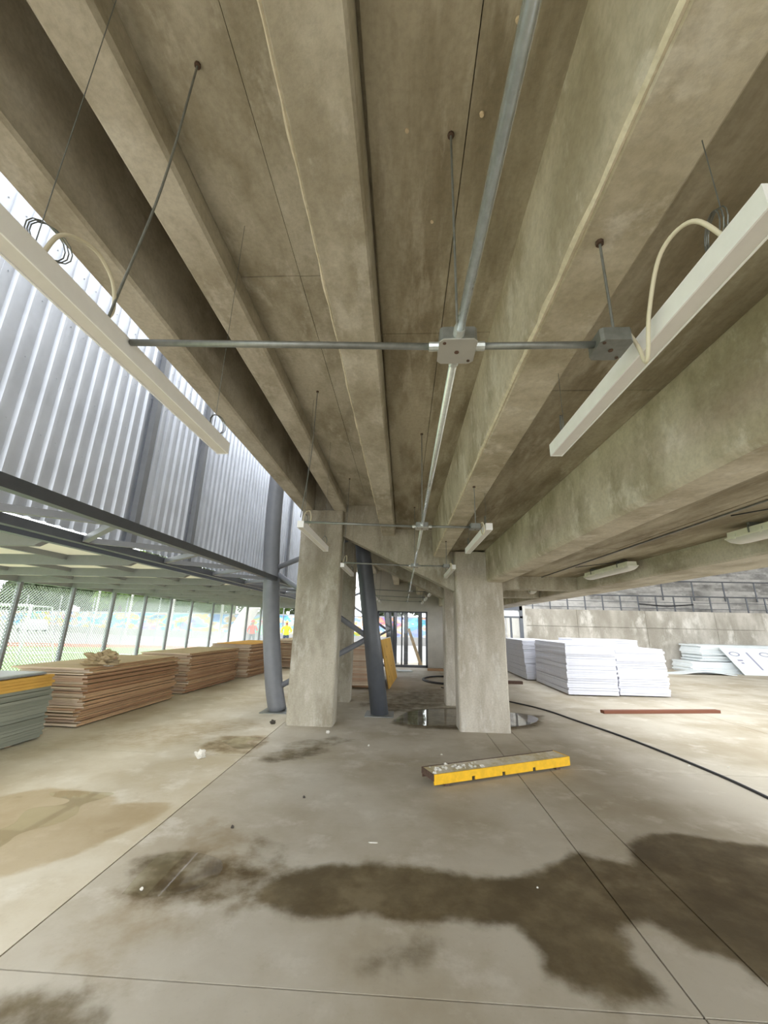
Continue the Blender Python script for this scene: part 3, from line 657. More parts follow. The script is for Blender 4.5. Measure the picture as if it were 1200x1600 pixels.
# ------------------------------------------------------------------ sealed batten lights
def batten(y0, y1, label, cable=True):
    x = 2.83; r = empty('batten_light', (x, (y0 + y1) / 2, 2.33)); I = Matrix.Translation((-x, -(y0 + y1) / 2, -2.33))
    def lp(b, nm, mat, smooth=False):
        o = b.build(nm, mat, r, smooth=smooth); o.matrix_parent_inverse = I; return o
    lp(MB().prism([(x - 0.062, 2.37), (x + 0.062, 2.37), (x + 0.055, 2.42), (x - 0.055, 2.42)], 'Y', y0 + 0.02, y1 - 0.02), 'housing', 'cream')
    lp(MB().box((x - 0.07, y0, 2.36), (x + 0.07, y1, 2.372)), 'rim', 'cream')
    # rounded lens
    vs = []; fs = []; k = 14; secs = [(y0 + 0.004, 0.25), (y0 + 0.02, 0.65), (y0 + 0.06, 0.92), (y0 + 0.12, 1.0), (y1 - 0.12, 1.0), (y1 - 0.06, 0.92), (y1 - 0.02, 0.65), (y1 - 0.004, 0.25)]
    for yy, s in secs:
        vs += [(x + 0.064 * math.cos(PI * j / (k - 1)), yy, 2.36 - 0.05 * s * max(0.0, math.sin(PI * j / (k - 1))) ** 0.7) for j in range(k)]
    for i in range(len(secs) - 1):
        for j in range(k - 1): fs.append((i * k + j, i * k + j + 1, (i + 1) * k + j + 1, (i + 1) * k + j))
    fs += [tuple(range(k)), tuple((len(secs) - 1) * k + j for j in range(k))[::-1]]
    lp(MB().add(vs, fs), 'lens', 'diffuser', True)
    nclip = 5
    for q in range(nclip):
        yy = y0 + 0.1 + (y1 - y0 - 0.2) * q / (nclip - 1)
        for s in (-1, 1): lp(MB().box((x + s * 0.066 - 0.006, yy - 0.012, 2.352), (x + s * 0.066 + 0.006, yy + 0.012, 2.395)), 'clip', 'cream')
    for yy in (y0 + 0.25, y1 - 0.25):
        lp(MB().box((x - 0.058, yy - 0.012, 2.42), (x + 0.058, yy + 0.012, 2.458)), 'mount_bracket', 'galv_dk')
        lp(MB().tube([(x - 0.066, yy, 2.375), (x - 0.066, yy, 2.425), (x - 0.05, yy, 2.44)], 0.006, 6), 'hook', 'galv_dk')
    if cable: lp(MB().tube(bez([(x - 0.02, y0 + 0.05, 2.415), (x - 0.1, y0 + 0.0, 2.44), (x - 0.09, y0 + 0.3, 2.445), (2.45, y0 + 0.75, 2.44)], 6), 0.005, 8), 'power_cord', 'black', True)
    return tag(r, label, 'light', 'sealed batten lights on the low slab')
batten(2.25, 3.50, 'cream sealed batten light closest to the open end of the broad edge beam')
batten(5.05, 6.30, 'cream sealed batten light fixed just before the cross beam at the pale column')
batten(8.95, 10.2, 'cream sealed batten light past the cross beam, partly hidden by the pale column')
tag(MB().tube([(2.42, -2, 2.452), (2.42, 7.15, 2.452)], 0.008, 10).build('ceiling_conduit', 'galv_dk', smooth=True), 'thin grey conduit along the low slab feeding the batten lights', 'conduit')

# ------------------------------------------------------------------ stacks of sheet boards
def board_mesh(name, L, W, T, mats):
    c = 0.0008
    b = MB().box((-W / 2, -L / 2, 0), (W / 2, L / 2, T))
    o = b.build(name, list(mats)); me = o.data
    for pl in me.polygons:
        nrm = pl.normal
        pl.material_index = 0 if abs(nrm.z) > 0.5 else (1 if abs(nrm.x) > 0.5 else 2)
    bpy.data.objects.remove(o); return me
def stack(cx, cy, rz, h, sheets, label, group, L=2.44, W=1.22, jit=0.025, name='plywood_board', cat='board', z0=0.02, toplabel=None, lean=(0, 0), bearers='timber bearer', gaps=True):
    """sheets: list of (mats, thickness) bottom to top, repeated until h is reached"""
    key = {}; z = z0; i = 0; objs = []
    while z < h - 0.004:
        mats, T = sheets(i, (z - z0) / (h - z0))
        k = (mats, round(T, 3))
        if k not in key: key[k] = board_mesh(name, L, W, T, mats)
        o = link(bpy.data.objects.new(name, key[k]))
        t = (z - z0) / (h - z0)
        o.location = (cx + random.uniform(-jit, jit) + lean[0] * t, cy + random.uniform(-jit, jit) * 1.4 + lean[1] * t, z); o.rotation_euler.z = rz + random.uniform(-jit, jit) * 0.35
        tag(o, label, cat, group); objs.append(o); z += T + (0.0005 if not gaps else random.choice((0.0005, 0.002, 0.005))); i += 1
    if h > 0.6: tag(objs[0], 'lowest ' + label, cat, group)
    if toplabel: tag(objs[-1], toplabel, cat, group)
    if bearers:
        for s in (-0.8, 0, 0.8):
            bb = MB().box((-W / 2 + 0.05, -0.04, 0), (W / 2 - 0.05, 0.04, z0 - 0.0005)).build('stack_bearer', 'ply_edge')
            v = Matrix.Rotation(rz, 3, 'Z') @ Vector((0, s, 0)); bb.location = (cx + v.x, cy + v.y, 0); bb.rotation_euler.z = rz
            tag(bb, 'low timber bearer under the ' + bearers, 'timber', 'bearers under the board stacks')
    return objs
PLY = ('ply_face', 'ply_edge', 'ply_end'); MDF = ('mdf_edge', 'mdf_edge', 'mdf_edge'); YP = ('yply', 'yply', 'yply'); FO = ('foam', 'foam', 'foam'); GY = ('gyps', 'gyps', 'gyps')
def ply_s(i, t): return (PLY, random.choice((0.018, 0.018, 0.024, 0.030)))
def mdf_s(i, t): return (MDF, random.choice((0.030, 0.036))) if t < 0.80 else (YP, 0.036)
s1 = stack(-5.54, 4.63, 0.0, 0.82, mdf_s, 'grey-green board in the stack topped with a grey plastic sheet', 'boards in the grey-green stack', jit=0.02, toplabel='yellow plywood board directly below the grey plastic sheet', bearers='grey-green board stack')
s2 = stack(-5.50, 7.65, -0.03, 0.84, ply_s, 'brown plywood board in the stack with crumpled paper on top', 'plywood boards under the crumpled paper', jit=0.05, toplabel='pale top plywood board carrying the crumpled paper', lean=(0.03, 0.02), bearers='stack with crumpled paper')
s3 = stack(-5.40, 10.70, -0.05, 0.86, ply_s, 'reddish plywood board in the second brown stack before the curved leg', 'plywood boards in the second brown stack', jit=0.045, toplabel='pale top plywood board of the second brown stack', bearers='second brown board stack')
s4 = stack(-5.05, 13.55, -0.06, 0.93, ply_s, 'plywood board in the stack with an orange sheet on top', 'plywood boards under the orange sheet', jit=0.045, bearers='stack with the orange sheet')
s5 = stack(-4.05, 16.3, -0.06, 0.98, ply_s, 'plywood board in the far stack between curved leg and tall column', 'plywood boards in the far stack', jit=0.045, bearers='far board stack')
s6 = stack(-1.22, 12.05, 0.0, 1.03, ply_s, 'plywood board in the stack behind the leaning steel leg', 'plywood boards behind the leaning leg', jit=0.015, z0=0.10, bearers='stack behind the leaning leg')
ztop = s1[-1].location.z + 0.036
o = MB().prism([(-0.63, 0.0), (0.60, 0.0), (0.635, 0.008), (0.645, 0.02), (0.635, 0.032), (0.60, 0.04), (-0.63, 0.04)], 'Y', -1.2, 1.2).build('plastic_sheet', 'plastic_gray'); o.location = (-5.62, 4.55, ztop + 0.001)
tag(o, 'grey plastic sheet with rounded edge lying on the grey-green stack', 'sheet')
o = MB().box((-0.58, -1.2, 0), (0.6, 1.2, 0.012)).build('orange_sheet', 'orange'); o.location = (-5.0, 13.6, s4[-1].location.z + max(v.co.z for v in s4[-1].data.vertices) + 0.001); o.rotation_euler.z = -0.04
tag(o, 'orange-yellow sheet on top of a plywood stack by the curved leg', 'sheet')
# crumpled paper
zt2 = s2[-1].location.z + max(v.co.z for v in s2[-1].data.vertices)
def crumple(name, mat, cx, cy, z, rx, ry, h, seed):
    bm = bmesh.new(); bmesh.ops.create_icosphere(bm, subdivisions=4, radius=1)
    for v in bm.verts:
        d = v.co.normalized(); q = 0.75 + 0.55 * noise.noise(d * 1.6 + Vector((seed, 0, 0))) + 0.35 * noise.noise(d * 4.3 + Vector((0, seed, 0)))
        v.co = Vector((d.x * rx * q, d.y * ry * q, max(-0.0, (d.z * 0.6 + 0.35)) * h * (q + 0.25)))
    me = bpy.data.meshes.new(name); bm.to_mesh(me); bm.free(); me.materials.append(MAT[mat])
    o = link(bpy.data.objects.new(name, me)); o.location = (cx, cy, z + 0.001); return o
cp = crumple('crumpled_paper', 'paper', -5.08, 6.9, zt2, 0.38, 0.24, 0.2, 3.1)
tag(cp, 'crumpled brown paper sack lying on a plywood stack', 'paper')
fl = crumple('torn_flap', 'paperred', 0, 0, 0, 0.12, 0.08, 0.08, 8.3); fl.parent = cp; fl.location = (0.12, 0.02, 0.08)
fl2 = crumple('torn_flap', 'debris', 0, 0, 0, 0.05, 0.12, 0.03, 5.3); fl2.parent = cp; fl2.location = (0.19, -0.05, 0.0); fl2.rotation_euler.y = 0.5

def foam_s(i, t): return (FO, 0.05)
stack(4.71, 12.12, 0.0, 1.2, foam_s, 'thick white foam board in the taller front stack on the bright floor', 'foam boards in the taller front stack', name='foam_board', jit=0.012, lean=(0.03, 0.0), z0=0.03, bearers='taller foam board stack')
stack(6.03, 12.25, 0.0, 1.12, foam_s, 'thick white foam board in the slightly lower stack beside the taller front stack', 'foam boards in the lower stack', name='foam_board', jit=0.016, W=1.22, lean=(-0.02, 0.0), z0=0.03, bearers='lower foam board stack')
stack(6.4, 14.2, PI / 2, 1.27, foam_s, 'thick white foam board in the crosswise stack behind the front stacks', 'foam boards in the crosswise stack', name='foam_board', jit=0.01, L=2.0, W=1.2, z0=0.03, bearers='crosswise foam board stack')
stack(4.50, 15.0, 0.0, 1.18, foam_s, 'thick white foam board in the stack closest to the window', 'foam boards in the stack near the window', name='foam_board', jit=0.012, lean=(-0.08, 0.0), L=2.7, W=1.2, z0=0.03, bearers='foam stack near the window')
def gy_s(i, t): return (GY, 0.06)
stack(13.6, 18.1, 0, 0.42, gy_s, 'white panel in the lower pile against the terrace wall', 'white panels in the low pile', name='white_panel', jit=0.03, L=1.2, W=4.2, bearers=None, z0=0.0)
g2 = stack(14.3, 18.2, 0, 1.05, gy_s, 'white panel in the tall pile against the terrace wall', 'white panels in the tall pile', name='white_panel', jit=0.06, L=1.2, W=4.6, bearers=None, z0=0.455)
lb = empty('printed_panel', (14.3, 17.2, 0.0))
q = MB().box((-1.3, -0.012, 0), (2.3, 0.012, 1.02)); 
for i_, v in enumerate(q.v): q.v[i_] = (v[0] - 0.62 * v[2] / 1.02 + 0.25, v[1], v[2])
bo = q.build('panel_board', 'gyps', lb)
def onp(x, z): return (x - 0.62 * z / 1.02 + 0.25, -0.0135, z)
for k in range(3):
    x0 = -0.95 + k * 1.15
    ring = []
    for rr in (1.0, 0.72): ring += [onp(x0 + 0.20 * rr * math.cos(2 * PI * j / 20), 0.78 + 0.085 * rr * math.sin(2 * PI * j / 20)) for j in range(20)]
    mesh_obj('printed_ring', ring, [(j, (j + 1) % 20, 20 + (j + 1) % 20, 20 + j) for j in range(20)], 'print', bo)
    for zz, hw in ((0.52, 0.10), (0.42, 0.05)):
        mesh_obj('printed_bar', [onp(x0 - hw, zz), onp(x0 + hw, zz), onp(x0 + hw, zz + 0.05), onp(x0 - hw, zz + 0.05)], [(0, 1, 2, 3)], 'print', bo)
    mesh_obj('printed_bar', [onp(x0 + 0.48, 0.2), onp(x0 + 0.55, 0.2), onp(x0 + 0.55, 0.85), onp(x0 + 0.48, 0.85)], [(0, 1, 2, 3)], 'print', bo)
lb.rotation_euler.x = -0.22
tag(lb, 'white printed panel with ring marks leaning on the pile of white panels', 'panel')
vs = []; k = 24
for i in range(k + 1):
    u = i / k; zz = 0.0 + 0.10 * max(0, math.sin(PI * max(0, u - 0.35) / 0.65)) ** 2
    for yy in (0, 0.6): vs += [(u * 3.4, yy, zz + 0.002), (u * 3.4, yy, zz + 0.03)]
fs = []
for i in range(k):
    a = i * 4; b = a + 4
    fs += [(a, b, b + 1, a + 1), (a + 2, a + 3, b + 3, b + 2), (a + 1, b + 1, b + 3, a + 3), (a, a + 2, b + 2, b)]
fs += [(0, 1, 3, 2), (k * 4, k * 4 + 2, k * 4 + 3, k * 4 + 1)]
o = mesh_obj('warped_sheet', vs, fs, 'gyps', loc=(9.3, 16.85, 0)); tag(o, 'warped pale sheet lying on the floor before the white panel piles', 'sheet')

# leaning pine panel
pp = empty('pine_panel', (-0.27, 12.28, 0.003)); pp.rotation_euler = (0, -0.2, -0.068)
MB().box((-0.012, -1.22, 0), (0.012, 1.22, 1.22)).build('panel_face', 'yply', pp)
MB().box((0.0122, -1.22, 1.215), (0.016, 1.22, 1.235)).build('white_edge', 'white', pp)
MB().box((-0.012, 1.221, 0), (0.0165, 1.235, 1.22)).build('white_edge', 'white', pp)
for yy, zz in ((-0.8, 0.25), (-0.75, 0.75), (0.1, 0.45), (0.7, 0.8), (-0.2, 1.0)):
    MB().tube([(0.011, yy, zz), (0.0128, yy, zz)], 0.03, 10).build('knot', 'rust', pp)
tag(pp, 'yellow pine panel leaning against the plywood stack behind the leaning steel leg', 'panel')

# ------------------------------------------------------------------ scaffold plank with yellow edge
A = Vector((0.33, 4.70, 0)); Bv = Vector((2.00, 5.50, 0)); ang = math.atan2(Bv.y - A.y, Bv.x - A.x); Ln = (Bv - A).length
sp = empty('scaffold_plank', A, ang)
MB().box((0.0, 0.006, 0.095), (Ln, 0.255, 0.115)).build('deck', 'deck', sp)
b = MB()
cutx = [0, 0.46, 0.50, 0.86, 0.90, 1.29, 1.33, Ln]
for i in range(0, 7):
    z0_ = 0.025 if i % 2 == 0 else 0.06
    b.box((cutx[i], -0.006, z0_), (cutx[i + 1], 0.006, 0.12))
b.build('yellow_side_rail', 'yellow', sp)
MB().box((0, 0.249, 0.025), (Ln, 0.26, 0.12)).build('rear_side_rail', 'rust', sp)
MB().box((-0.008, -0.004, 0.06), (0.0, 0.258, 0.12)).build('end_plate', 'rust', sp)
MB().box((Ln, -0.004, 0.03), (Ln + 0.008, 0.258, 0.12)).build('end_plate', 'yellow', sp)
for x in (0.16, Ln - 0.18):
    MB().box((x - 0.03, 0.0, 0.0), (x + 0.03, 0.255, 0.035)).build('cross_foot', 'rust', sp)
for i in range(26):
    x = random.uniform(0.02, Ln * 0.35); yv = random.uniform(0.03, 0.24); r_ = random.uniform(0.006, 0.022)
    o = crumple('cement_crumb', 'debris', 0, 0, 0, r_ * 1.4, r_ * 1.4, r_, i * 1.7); o.parent = sp; o.location = (x, yv, 0.115)
tag(sp, 'worn scaffold plank with a bright yellow side rail on the floor', 'scaffold plank')

# brown plank, hose, coil, small things on the floor
pa = Vector((3.95, 8.85, 0)); pb = Vector((6.48, 9.30, 0)); o = MB().box((0, -0.06, 0.0), ((pb - pa).length, 0.06, 0.055)).build('timber_plank', 'plank'); o.location = pa; o.rotation_euler.z = math.atan2(pb.y - pa.y, pb.x - pa.x)
tag(o, 'reddish-brown timber plank lying on the floor before the foam boards', 'plank')
hz = [(1.03, 11.53), (1.45, 10.88), (2.4, 9.69), (2.85, 8.94), (3.11, 8.04), (3.42, 6.9), (3.62, 5.64), (3.66, 4.76), (3.6, 3.2), (3.5, 1.0)]
tag(MB().tube(bez([(x, y, 0.014) for x, y in hz], 8), 0.014, 10).build('black_hose', 'black', smooth=True), 'black hose snaking across the floor past the pale column', 'hose')
co = [(1.35 + (0.75 - 0.04 * k) * math.cos(t), 13.0 + (0.9 - 0.05 * k) * math.sin(t), 0.02 + 0.012 * k) for k in range(2) for t in [2 * PI * j / 36 for j in range(36)]]
tag(MB().tube(co, 0.02, 8).build('hose_coil', 'black', smooth=True), 'coiled black hose on the floor near the glazed door', 'hose')
tag(MB().box((0.9, 15.6, 0), (2.3, 15.8, 0.07)).build('timber_batten', 'ply_edge'), 'timber batten on the floor below the plain wall beside the door', 'timber')
tag(MB().box((1.5, 13.4, 0.06), (2.0, 13.55, 0.14)).build('timber_offcut', 'ply_edge'), 'short timber offcut lying by the coiled hose', 'timber')
tag(MB().box((2.9, 12.7, 0), (3.5, 12.85, 0.08)).build('timber_offcut', 'rust'), 'dark timber offcut beside the foam board stacks', 'timber')
tag(MB().bar((-0.2, 15.0, 0.04), (0.3, 15.2, 0.02), 0.25, 0.04).build('pale_offcut', 'gyps'), 'pale panel offcut on the floor before the glazed door', 'offcut')
deb = [((313, 1184), 0.075, 'debris', 'white crumpled lump of plaster on the tan-stained floor', 'debris'), ((426, 1131), 0.05, 'stone', 'dark rubble chunk at the joint near the tall column', 'rubble'), ((512, 1146), 0.03, 'debris', 'small white scrap in front of the tall column', 'debris'),
       ((221, 1391), 0.012, 'debris', 'tiny white pebble beside the shallow puddle', 'pebble'), ((576, 1166), 0.016, 'debris', 'tiny white scrap between the columns and the plank', 'debris'), ((475, 1247), 0.014, 'stone', 'small dark pebble on the open floor', 'pebble'), ((363, 1294), 0.014, 'stone', 'dark pebble beside the long floor joint', 'pebble'),
       ((690, 1180), 0.014, 'debris', 'white crumb just behind the yellow plank', 'debris'), ((1077, 1198), 0.018, 'debris', 'white scrap touching the black hose', 'debris'), ((1138, 1200), 0.014, 'debris', 'white crumb beyond the black hose', 'debris'), ((840, 1388), 0.007, 'debris', 'tiny white fleck on the dark damp patch', 'debris')]
for (px, py), r_, mt, lab, ct in deb:
    g = at(px, py, Z=0); o = crumple('floor_debris', mt, g.x, g.y, 0, r_, r_ * 0.8, r_ * 1.1, px * 0.37); tag(o, lab, ct)
g = at(583, 1317, Z=0); o = MB().box((-0.035, -0.006, 0.001), (0.035, 0.006, 0.005)).build('wood_sliver', 'debris', loc=g); tag(o, 'pale wood sliver on the dry floor ahead of the damp patch', 'debris')

# puddles
def puddle(pts, label, dz=0.003):
    P = [at(x, y, Z=0) for x, y in pts]; P = bez([(q.x, q.y, 0) for q in P + [P[0]]], 5)[:-1]
    n_ = len(P); top = [(q.x, q.y, dz) for q in P]; bot = [(q.x, q.y, 0.0005) for q in P]
    o = mesh_obj('puddle', top + bot, [tuple(range(n_))] + [(i, n_ + i, n_ + (i + 1) % n_, (i + 1) % n_) for i in range(n_)], 'water')
    bm = bmesh.new(); bm.from_mesh(o.data); bmesh.ops.recalc_face_normals(bm, faces=bm.faces); bmesh.ops.triangulate(bm, faces=bm.faces); bm.to_mesh(o.data); bm.free()
    return tag(o, label, 'puddle')
puddle([(-60, 1330), (-20, 1305), (20, 1288), (45, 1265), (95, 1258), (108, 1250), (82, 1245), (80, 1239), (110, 1236), (150, 1238), (178, 1240), (160, 1248), (128, 1258), (120, 1272), (90, 1287), (50, 1297), (25, 1306), (10, 1318), (-30, 1340), (-60, 1345)], 'bright winding puddle on the tan-stained floor by the plywood stacks')
puddle([(190, 1398), (225, 1358), (255, 1335), (300, 1332), (345, 1345), (340, 1370), (300, 1392), (240, 1402)], 'shallow still puddle beside the long floor joint')
puddle([(612, 1128), (640, 1112), (690, 1108), (760, 1110), (830, 1118), (838, 1128), (800, 1136), (740, 1133), (660, 1134)], 'dark puddle around the foot of the pale column')
puddle([(345, 1158), (375, 1152), (405, 1154), (385, 1160), (400, 1168), (370, 1170)], 'small puddle between the curved leg and the plaster lump')

# ------------------------------------------------------------------ outside: ground, pitch, mural wall, trees
gr = struct(MB().box((-140, -60, -0.6), (140, 160, -0.26)).build('ground_outside', 'pave')); 
def flat(poly, z0_, z1_, name, mat): return MB().prism(poly, 'Z', z0_, z1_).build(name, mat)
tag(flat([(-8.82, -20), (-8.82, 24), (-12, 24.3), (-15.6, 25.0), (-22.5, 23.2), (-32, 17), (-45, -20)], -0.255, -0.10, 'turf_pitch', 'turf'), 'bright green artificial turf pitch beyond the mesh fence', 'pitch')
tag(flat([(-8.82, 24.05), (-12, 24.35), (-15.6, 25.05), (-22.5, 23.25), (-32, 17.05), (-36, 20), (-25, 26.8), (-15.6, 27.2), (-8.82, 27.2)], -0.255, -0.10, 'running_track', 'track'), 'red running track strip behind the green pitch', 'track')
tag(flat([(-9.5, 19.6), (-17.2, 20.3), (-24, 17.0), (-24, 17.25), (-17.2, 20.5), (-9.5, 19.8)], -0.0995, -0.097, 'pitch_line', 'line'), 'white painted line on the green pitch', 'line marking')
mw = empty('mural_wall', (-20, 42, -0.26))
def mp_(b, nm, mat):
    o = b.build(nm, mat, mw); o.matrix_parent_inverse = Matrix.Translation((20, -42, 0.26)); return o
pts = [(-62, 59), (-42, 50.7), (-28, 44.8), (-19.7, 42.2), (-8, 40), (4, 39), (16, 39)]
for k, (a, b_) in enumerate(zip(pts[:-1], pts[1:])):
    a3 = Vector((a[0], a[1], 0)); b3_ = Vector((b_[0], b_[1], 0)); nseg = max(1, int((b3_ - a3).length / 3.2))
    for i in range(nseg):
        p0 = a3.lerp(b3_, (i + 0.01) / nseg); p1 = a3.lerp(b3_, (i + 0.99) / nseg)
        mp_(MB().bar((p0.x, p0.y, 1.35), (p1.x, p1.y, 1.35), 0.25, 1.75), 'mural_panel', 'mural')
    mp_(MB().bar((a[0], a[1], 0.1), (b_[0], b_[1], 0.1), 0.3, 0.75), 'wall_base', 'pave')
    mp_(MB().bar((a[0], a[1], 2.28), (b_[0], b_[1], 2.28), 0.3, 0.12), 'wall_coping', 'joist')
tag(mw, 'long street wall painted with a blue and yellow mural beyond the pitch', 'wall')
def tree(x, y, h, r, mat, label):
    t = empty('tree', (x, y, -0.26)); I = Matrix.Translation((-x, -y, 0.26))
    o = MB().tube([(x, y, -0.26), (x + 0.2, y, h * 0.3), (x - 0.1, y + 0.2, h * 0.6)], [0.3, 0.22, 0.1], 10).build('trunk', 'bark', t); o.matrix_parent_inverse = I
    vs = []; fs = []
    cl = [(Vector((x + random.gauss(0, r * 0.45), y + random.gauss(0, r * 0.45), h * random.uniform(0.22, 0.95))), r * random.uniform(0.3, 0.5)) for _ in range(22)]
    for i in range(5200):
        c_, rr = random.choice(cl); d = Vector((random.gauss(0, 1), random.gauss(0, 1), random.gauss(0, 1))).normalized() * rr * random.uniform(0.6, 1.05)
        q = c_ + d; s = random.uniform(0.2, 0.42); a = Vector((random.gauss(0, 1), random.gauss(0, 1), random.gauss(0, 1))).normalized(); b_ = a.orthogonal().normalized()
        k = len(vs); vs += [q - a * s, q + b_ * s * 0.6, q + a * s, q - b_ * s * 0.6]; fs.append((k, k + 1, k + 2, k + 3))
    o = mesh_obj('foliage', vs, fs, mat, t); o.matrix_parent_inverse = I; o['kind'] = 'stuff'
    return tag(t, label, 'tree', 'trees behind the mural wall')
for i, (x, y, h, r, mt) in enumerate([(-66, 66, 12, 3.6, 'leaf1'), (-56, 61, 11, 3.6, 'leaf1'), (-46.5, 57, 12, 3.6, 'leaf1'), (-38, 53, 10, 3.3, 'leaf2'), (-30, 50, 11, 3.3, 'leaf1'), (-23, 47.5, 11, 2.7, 'leaf1'), (-15.5, 45.8, 10, 2.8, 'leaf2'), (-8.5, 44.6, 11, 2.8, 'leaf1'), (-1, 44, 11, 3.0, 'leaf1'), (7, 44, 10, 3.0, 'leaf1'), (-62, 82, 15, 4, 'leaf1'), (-44, 73, 15, 4, 'leaf1'), (-27, 64, 14, 4, 'leaf1'), (-12, 60, 14, 4, 'leaf1')]):
    tree(x, y, h, r, mt, 'dark leafy tree behind the mural wall' if mt == 'leaf1' else 'lighter green tree behind the mural wall')
for x, y in ((-36, 46.5), (-30, 43.7), (-24.2, 42), (-18, 40)):
    tag(MB().tube([(x, y, -0.26), (x, y, 7.5)], 0.12, 10).build('street_pole', 'white_grey'), 'pale grey pole standing in front of the mural wall', 'pole', 'poles along the mural wall')
for i in range(14):
    x = -34 + i * 2.3; y = 29.5 + (0 if x > -16 else (-16 - x) * -0.12)
    tag(MB().tube([(x, y, -0.26), (x, y, 3.1)], 0.04, 8).build('boundary_pole', 'joist'), 'slim grey fence pole behind the red track', 'pole', 'fence poles behind the track')
# goal
g0 = empty('goal', (-13.7, 14.5, -0.1)); I = Matrix.Translation((13.7, -14.5, 0.1))
def gp(b, nm, mat, **k):
    o = b.build(nm, mat, g0, **k); o.matrix_parent_inverse = I; return o
gx, gy = -13.75, 14.5; dx = Vector((-0.95, -0.3, 0)).normalized(); L3 = 3.0
e = Vector((gx, gy, 0)) + dx * L3; bk = Vector((0.35, 1.15, 0))
for q in (Vector((gx, gy, 0)), e): gp(MB().tube([(q.x, q.y, -0.1), (q.x, q.y, 2.0)], 0.055, 12), 'goal_post', 'line', smooth=True)
gp(MB().tube([(gx, gy, 1.97), (e.x, e.y, 1.97)], 0.055, 12), 'crossbar', 'line', smooth=True)
for q in (Vector((gx, gy, 0)), e): gp(MB().tube([(q.x, q.y, 1.97), (q.x + bk.x * 0.6, q.y + bk.y * 0.6, 1.95), (q.x + bk.x, q.y + bk.y, -0.08)], 0.025, 8), 'rear_stay', 'line')
nb = MB()
for i in range(21):
    q = Vector((gx, gy, 0)) + dx * (L3 * i / 20)
    nb.tube([(q.x, q.y, 1.97), (q.x + bk.x * 0.6, q.y + bk.y * 0.6, 1.95), (q.x + bk.x, q.y + bk.y, -0.08)], 0.006, 4, caps=False)
for i in range(14):
    t = i / 13; z_ = 1.95 - 2.0 * t; o_ = bk * (0.6 + 0.4 * t)
    nb.tube([(gx + o_.x, gy + o_.y, z_), (e.x + o_.x, e.y + o_.y, z_)], 0.006, 4, caps=False)
    nb.tube([(gx, gy, z_), (gx + o_.x, gy + o_.y, z_)], 0.006, 4, caps=False)
gp(nb, 'goal_net', 'line', fix=False)['kind'] = 'stuff'
tag(g0, 'white football goal with net on the green pitch', 'goal')
# white arch
arc = bez([(-11.9, 28, -0.25), (-11.35, 28, 0.9), (-10.6, 28, 2.3), (-9.4, 28, 3.8), (-7.6, 28, 4.9), (-5.4, 28, 5.3)], 6)
tag(MB().tube(arc, [0.62 - 0.35 * i / len(arc) for i in range(len(arc))], 16).build('membrane_arch', 'arch', smooth=True), 'tall white curved arch beyond the canopy', 'arch')
# car
ca = empty('parked_car', (-44.0, 47.2, -0.26), math.radians(150))
b = MB().prism([(-2.1, 0.35), (2.1, 0.35), (2.15, 0.75), (1.9, 0.95), (1.0, 1.02), (0.45, 1.5), (-1.2, 1.55), (-1.9, 1.05), (-2.1, 0.9)], 'Y', -0.85, 0.85)
b.v = [(v[0], v[1] * (1 if v[2] < 1.1 else 0.82), v[2]) for v in b.v]
b.build('car_body', 'car', ca)
for s in (-1, 1):
    MB().add([(0.85, s * 0.86, 1.05), (0.42, s * 0.76, 1.45), (-1.15, s * 0.76, 1.48), (-1.6, s * 0.86, 1.08)], [(0, 1, 2, 3)]).build('side_window', 'carglass', ca)
    for x in (-1.3, 1.35): MB().tube([(x, s * 0.75, 0.32), (x, s * 0.9, 0.32)], 0.32, 18).build('wheel', 'black', ca)
tag(ca, 'white car parked on the street before the mural wall', 'car')

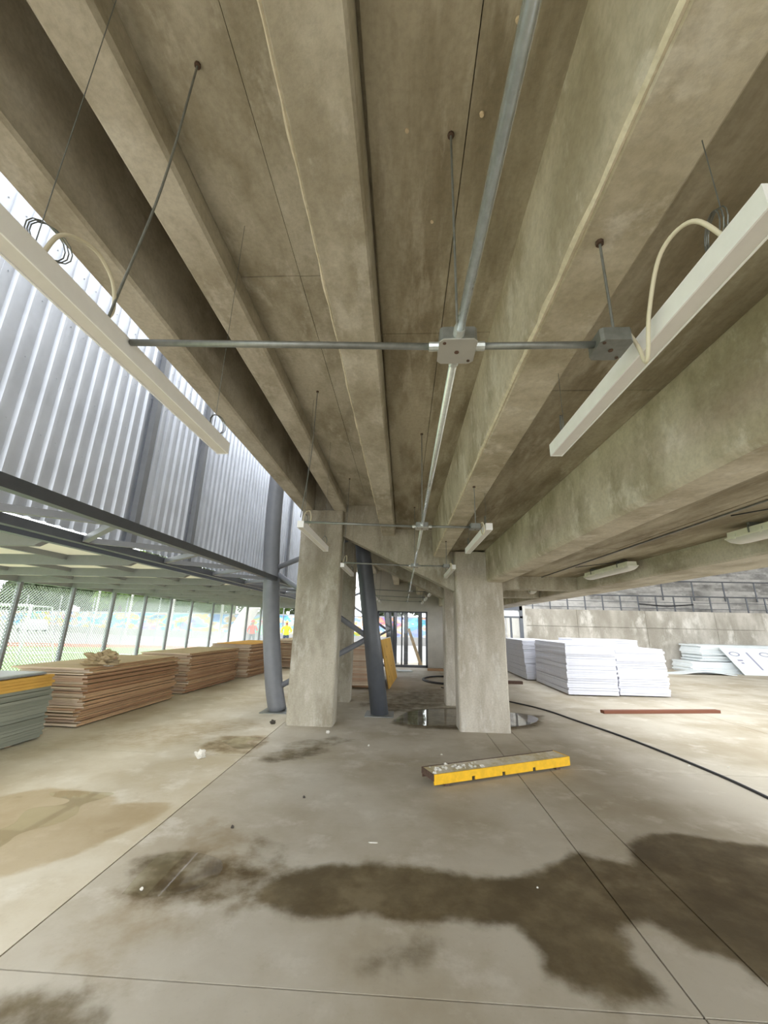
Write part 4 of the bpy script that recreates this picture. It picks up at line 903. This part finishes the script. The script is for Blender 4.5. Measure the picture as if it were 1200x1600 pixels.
# ------------------------------------------------------------------ workers in the distance
def person(x, y, rz, shirt, helmet, label, arm=0.0):
    J = {'pel': (0, 0, 0.95), 'chest': (0, 0.02, 1.28), 'neck': (0, 0.0, 1.48), 'head': (0, -0.02, 1.62), 'crown': (0, -0.01, 1.72)}
    E_ = [('pel', 'chest'), ('chest', 'neck'), ('neck', 'head'), ('head', 'crown')]
    R_ = {'pel': 0.15, 'chest': 0.165, 'neck': 0.058, 'head': 0.095, 'crown': 0.07}
    for s, n_ in ((-1, 'l'), (1, 'r')):
        J.update({'hip' + n_: (s * 0.1, 0, 0.88), 'kn' + n_: (s * 0.12, -0.04 * s, 0.48), 'an' + n_: (s * 0.13, 0.02 * s, 0.08), 'to' + n_: (s * 0.14, -0.16 + 0.02 * s, 0.045),
                  'sh' + n_: (s * 0.2, 0.02, 1.40), 'el' + n_: (s * (0.27 + arm * 0.05), -0.02, 1.12), 'wr' + n_: (s * 0.24, -0.16 - arm * 0.1, 0.92 + arm * 0.25), 'ha' + n_: (s * 0.23, -0.24 - arm * 0.1, 0.86 + arm * 0.28)})
        R_.update({'hip' + n_: 0.1, 'kn' + n_: 0.068, 'an' + n_: 0.05, 'to' + n_: 0.042, 'sh' + n_: 0.075, 'el' + n_: 0.05, 'wr' + n_: 0.036, 'ha' + n_: 0.04})
        E_ += [('pel', 'hip' + n_), ('hip' + n_, 'kn' + n_), ('kn' + n_, 'an' + n_), ('an' + n_, 'to' + n_), ('chest', 'sh' + n_), ('sh' + n_, 'el' + n_), ('el' + n_, 'wr' + n_), ('wr' + n_, 'ha' + n_)]
    ks = list(J); me = bpy.data.meshes.new('person'); me.from_pydata([J[k] for k in ks], [(ks.index(a), ks.index(b_)) for a, b_ in E_], [])
    o = link(bpy.data.objects.new('person', me)); md = o.modifiers.new('skin', 'SKIN')
    for i, k in enumerate(ks): me.skin_vertices[0].data[i].radius = (R_[k], R_[k] * (0.75 if k in ('pel', 'chest') else 1)); me.skin_vertices[0].data[i].use_root = (k == 'pel')
    ss = o.modifiers.new('sub', 'SUBSURF'); ss.levels = 2; ss.render_levels = 2
    dg = bpy.context.evaluated_depsgraph_get(); nm = bpy.data.meshes.new_from_object(o.evaluated_get(dg))
    bpy.data.objects.remove(o); nm.name = 'person'
    nm.materials.clear()
    for mm in ('skin', shirt, 'trouser', 'black'): nm.materials.append(MAT[mm])
    for pl in nm.polygons:
        c_ = pl.center; pl.use_smooth = True
        pl.material_index = 0 if (c_.z > 1.47 or (abs(c_.x) > 0.17 and c_.z < 1.05 + 0 and c_.y < -0.12)) else (1 if c_.z > 0.94 else (2 if c_.z > 0.11 else 3))
    b_ = link(bpy.data.objects.new('person', nm)); b_.location = (x, y, -0.098); b_.rotation_euler.z = rz
    bm = bmesh.new(); bmesh.ops.create_uvsphere(bm, u_segments=20, v_segments=10, radius=0.125)
    bmesh.ops.delete(bm, geom=[v for v in bm.verts if v.co.z < -0.005], context='VERTS')
    for v in bm.verts:
        if v.co.z < 0.02: v.co.x *= 1.25; v.co.y *= 1.3
    hm = bpy.data.meshes.new('helmet'); bm.to_mesh(hm); bm.free(); hm.materials.append(MAT[helmet])
    h_ = link(bpy.data.objects.new('helmet', hm), b_); h_.location = (0, -0.015, 1.66)
    return tag(b_, label, 'person')
person(-9.4, 25.5, 0.4, 'vest_red', 'helmet_red', 'person in a red vest standing beside the white arch', 0.4)
person(-8.6, 25.0, -0.5, 'vest_green', 'helmet_red', 'person in green clothing and a red helmet by the white arch', 0.6)
person(-7.1, 25.0, 0.2, 'vest_yel', 'helmet_or', 'person in bright yellow hi-vis clothing and an orange helmet', 0.8)
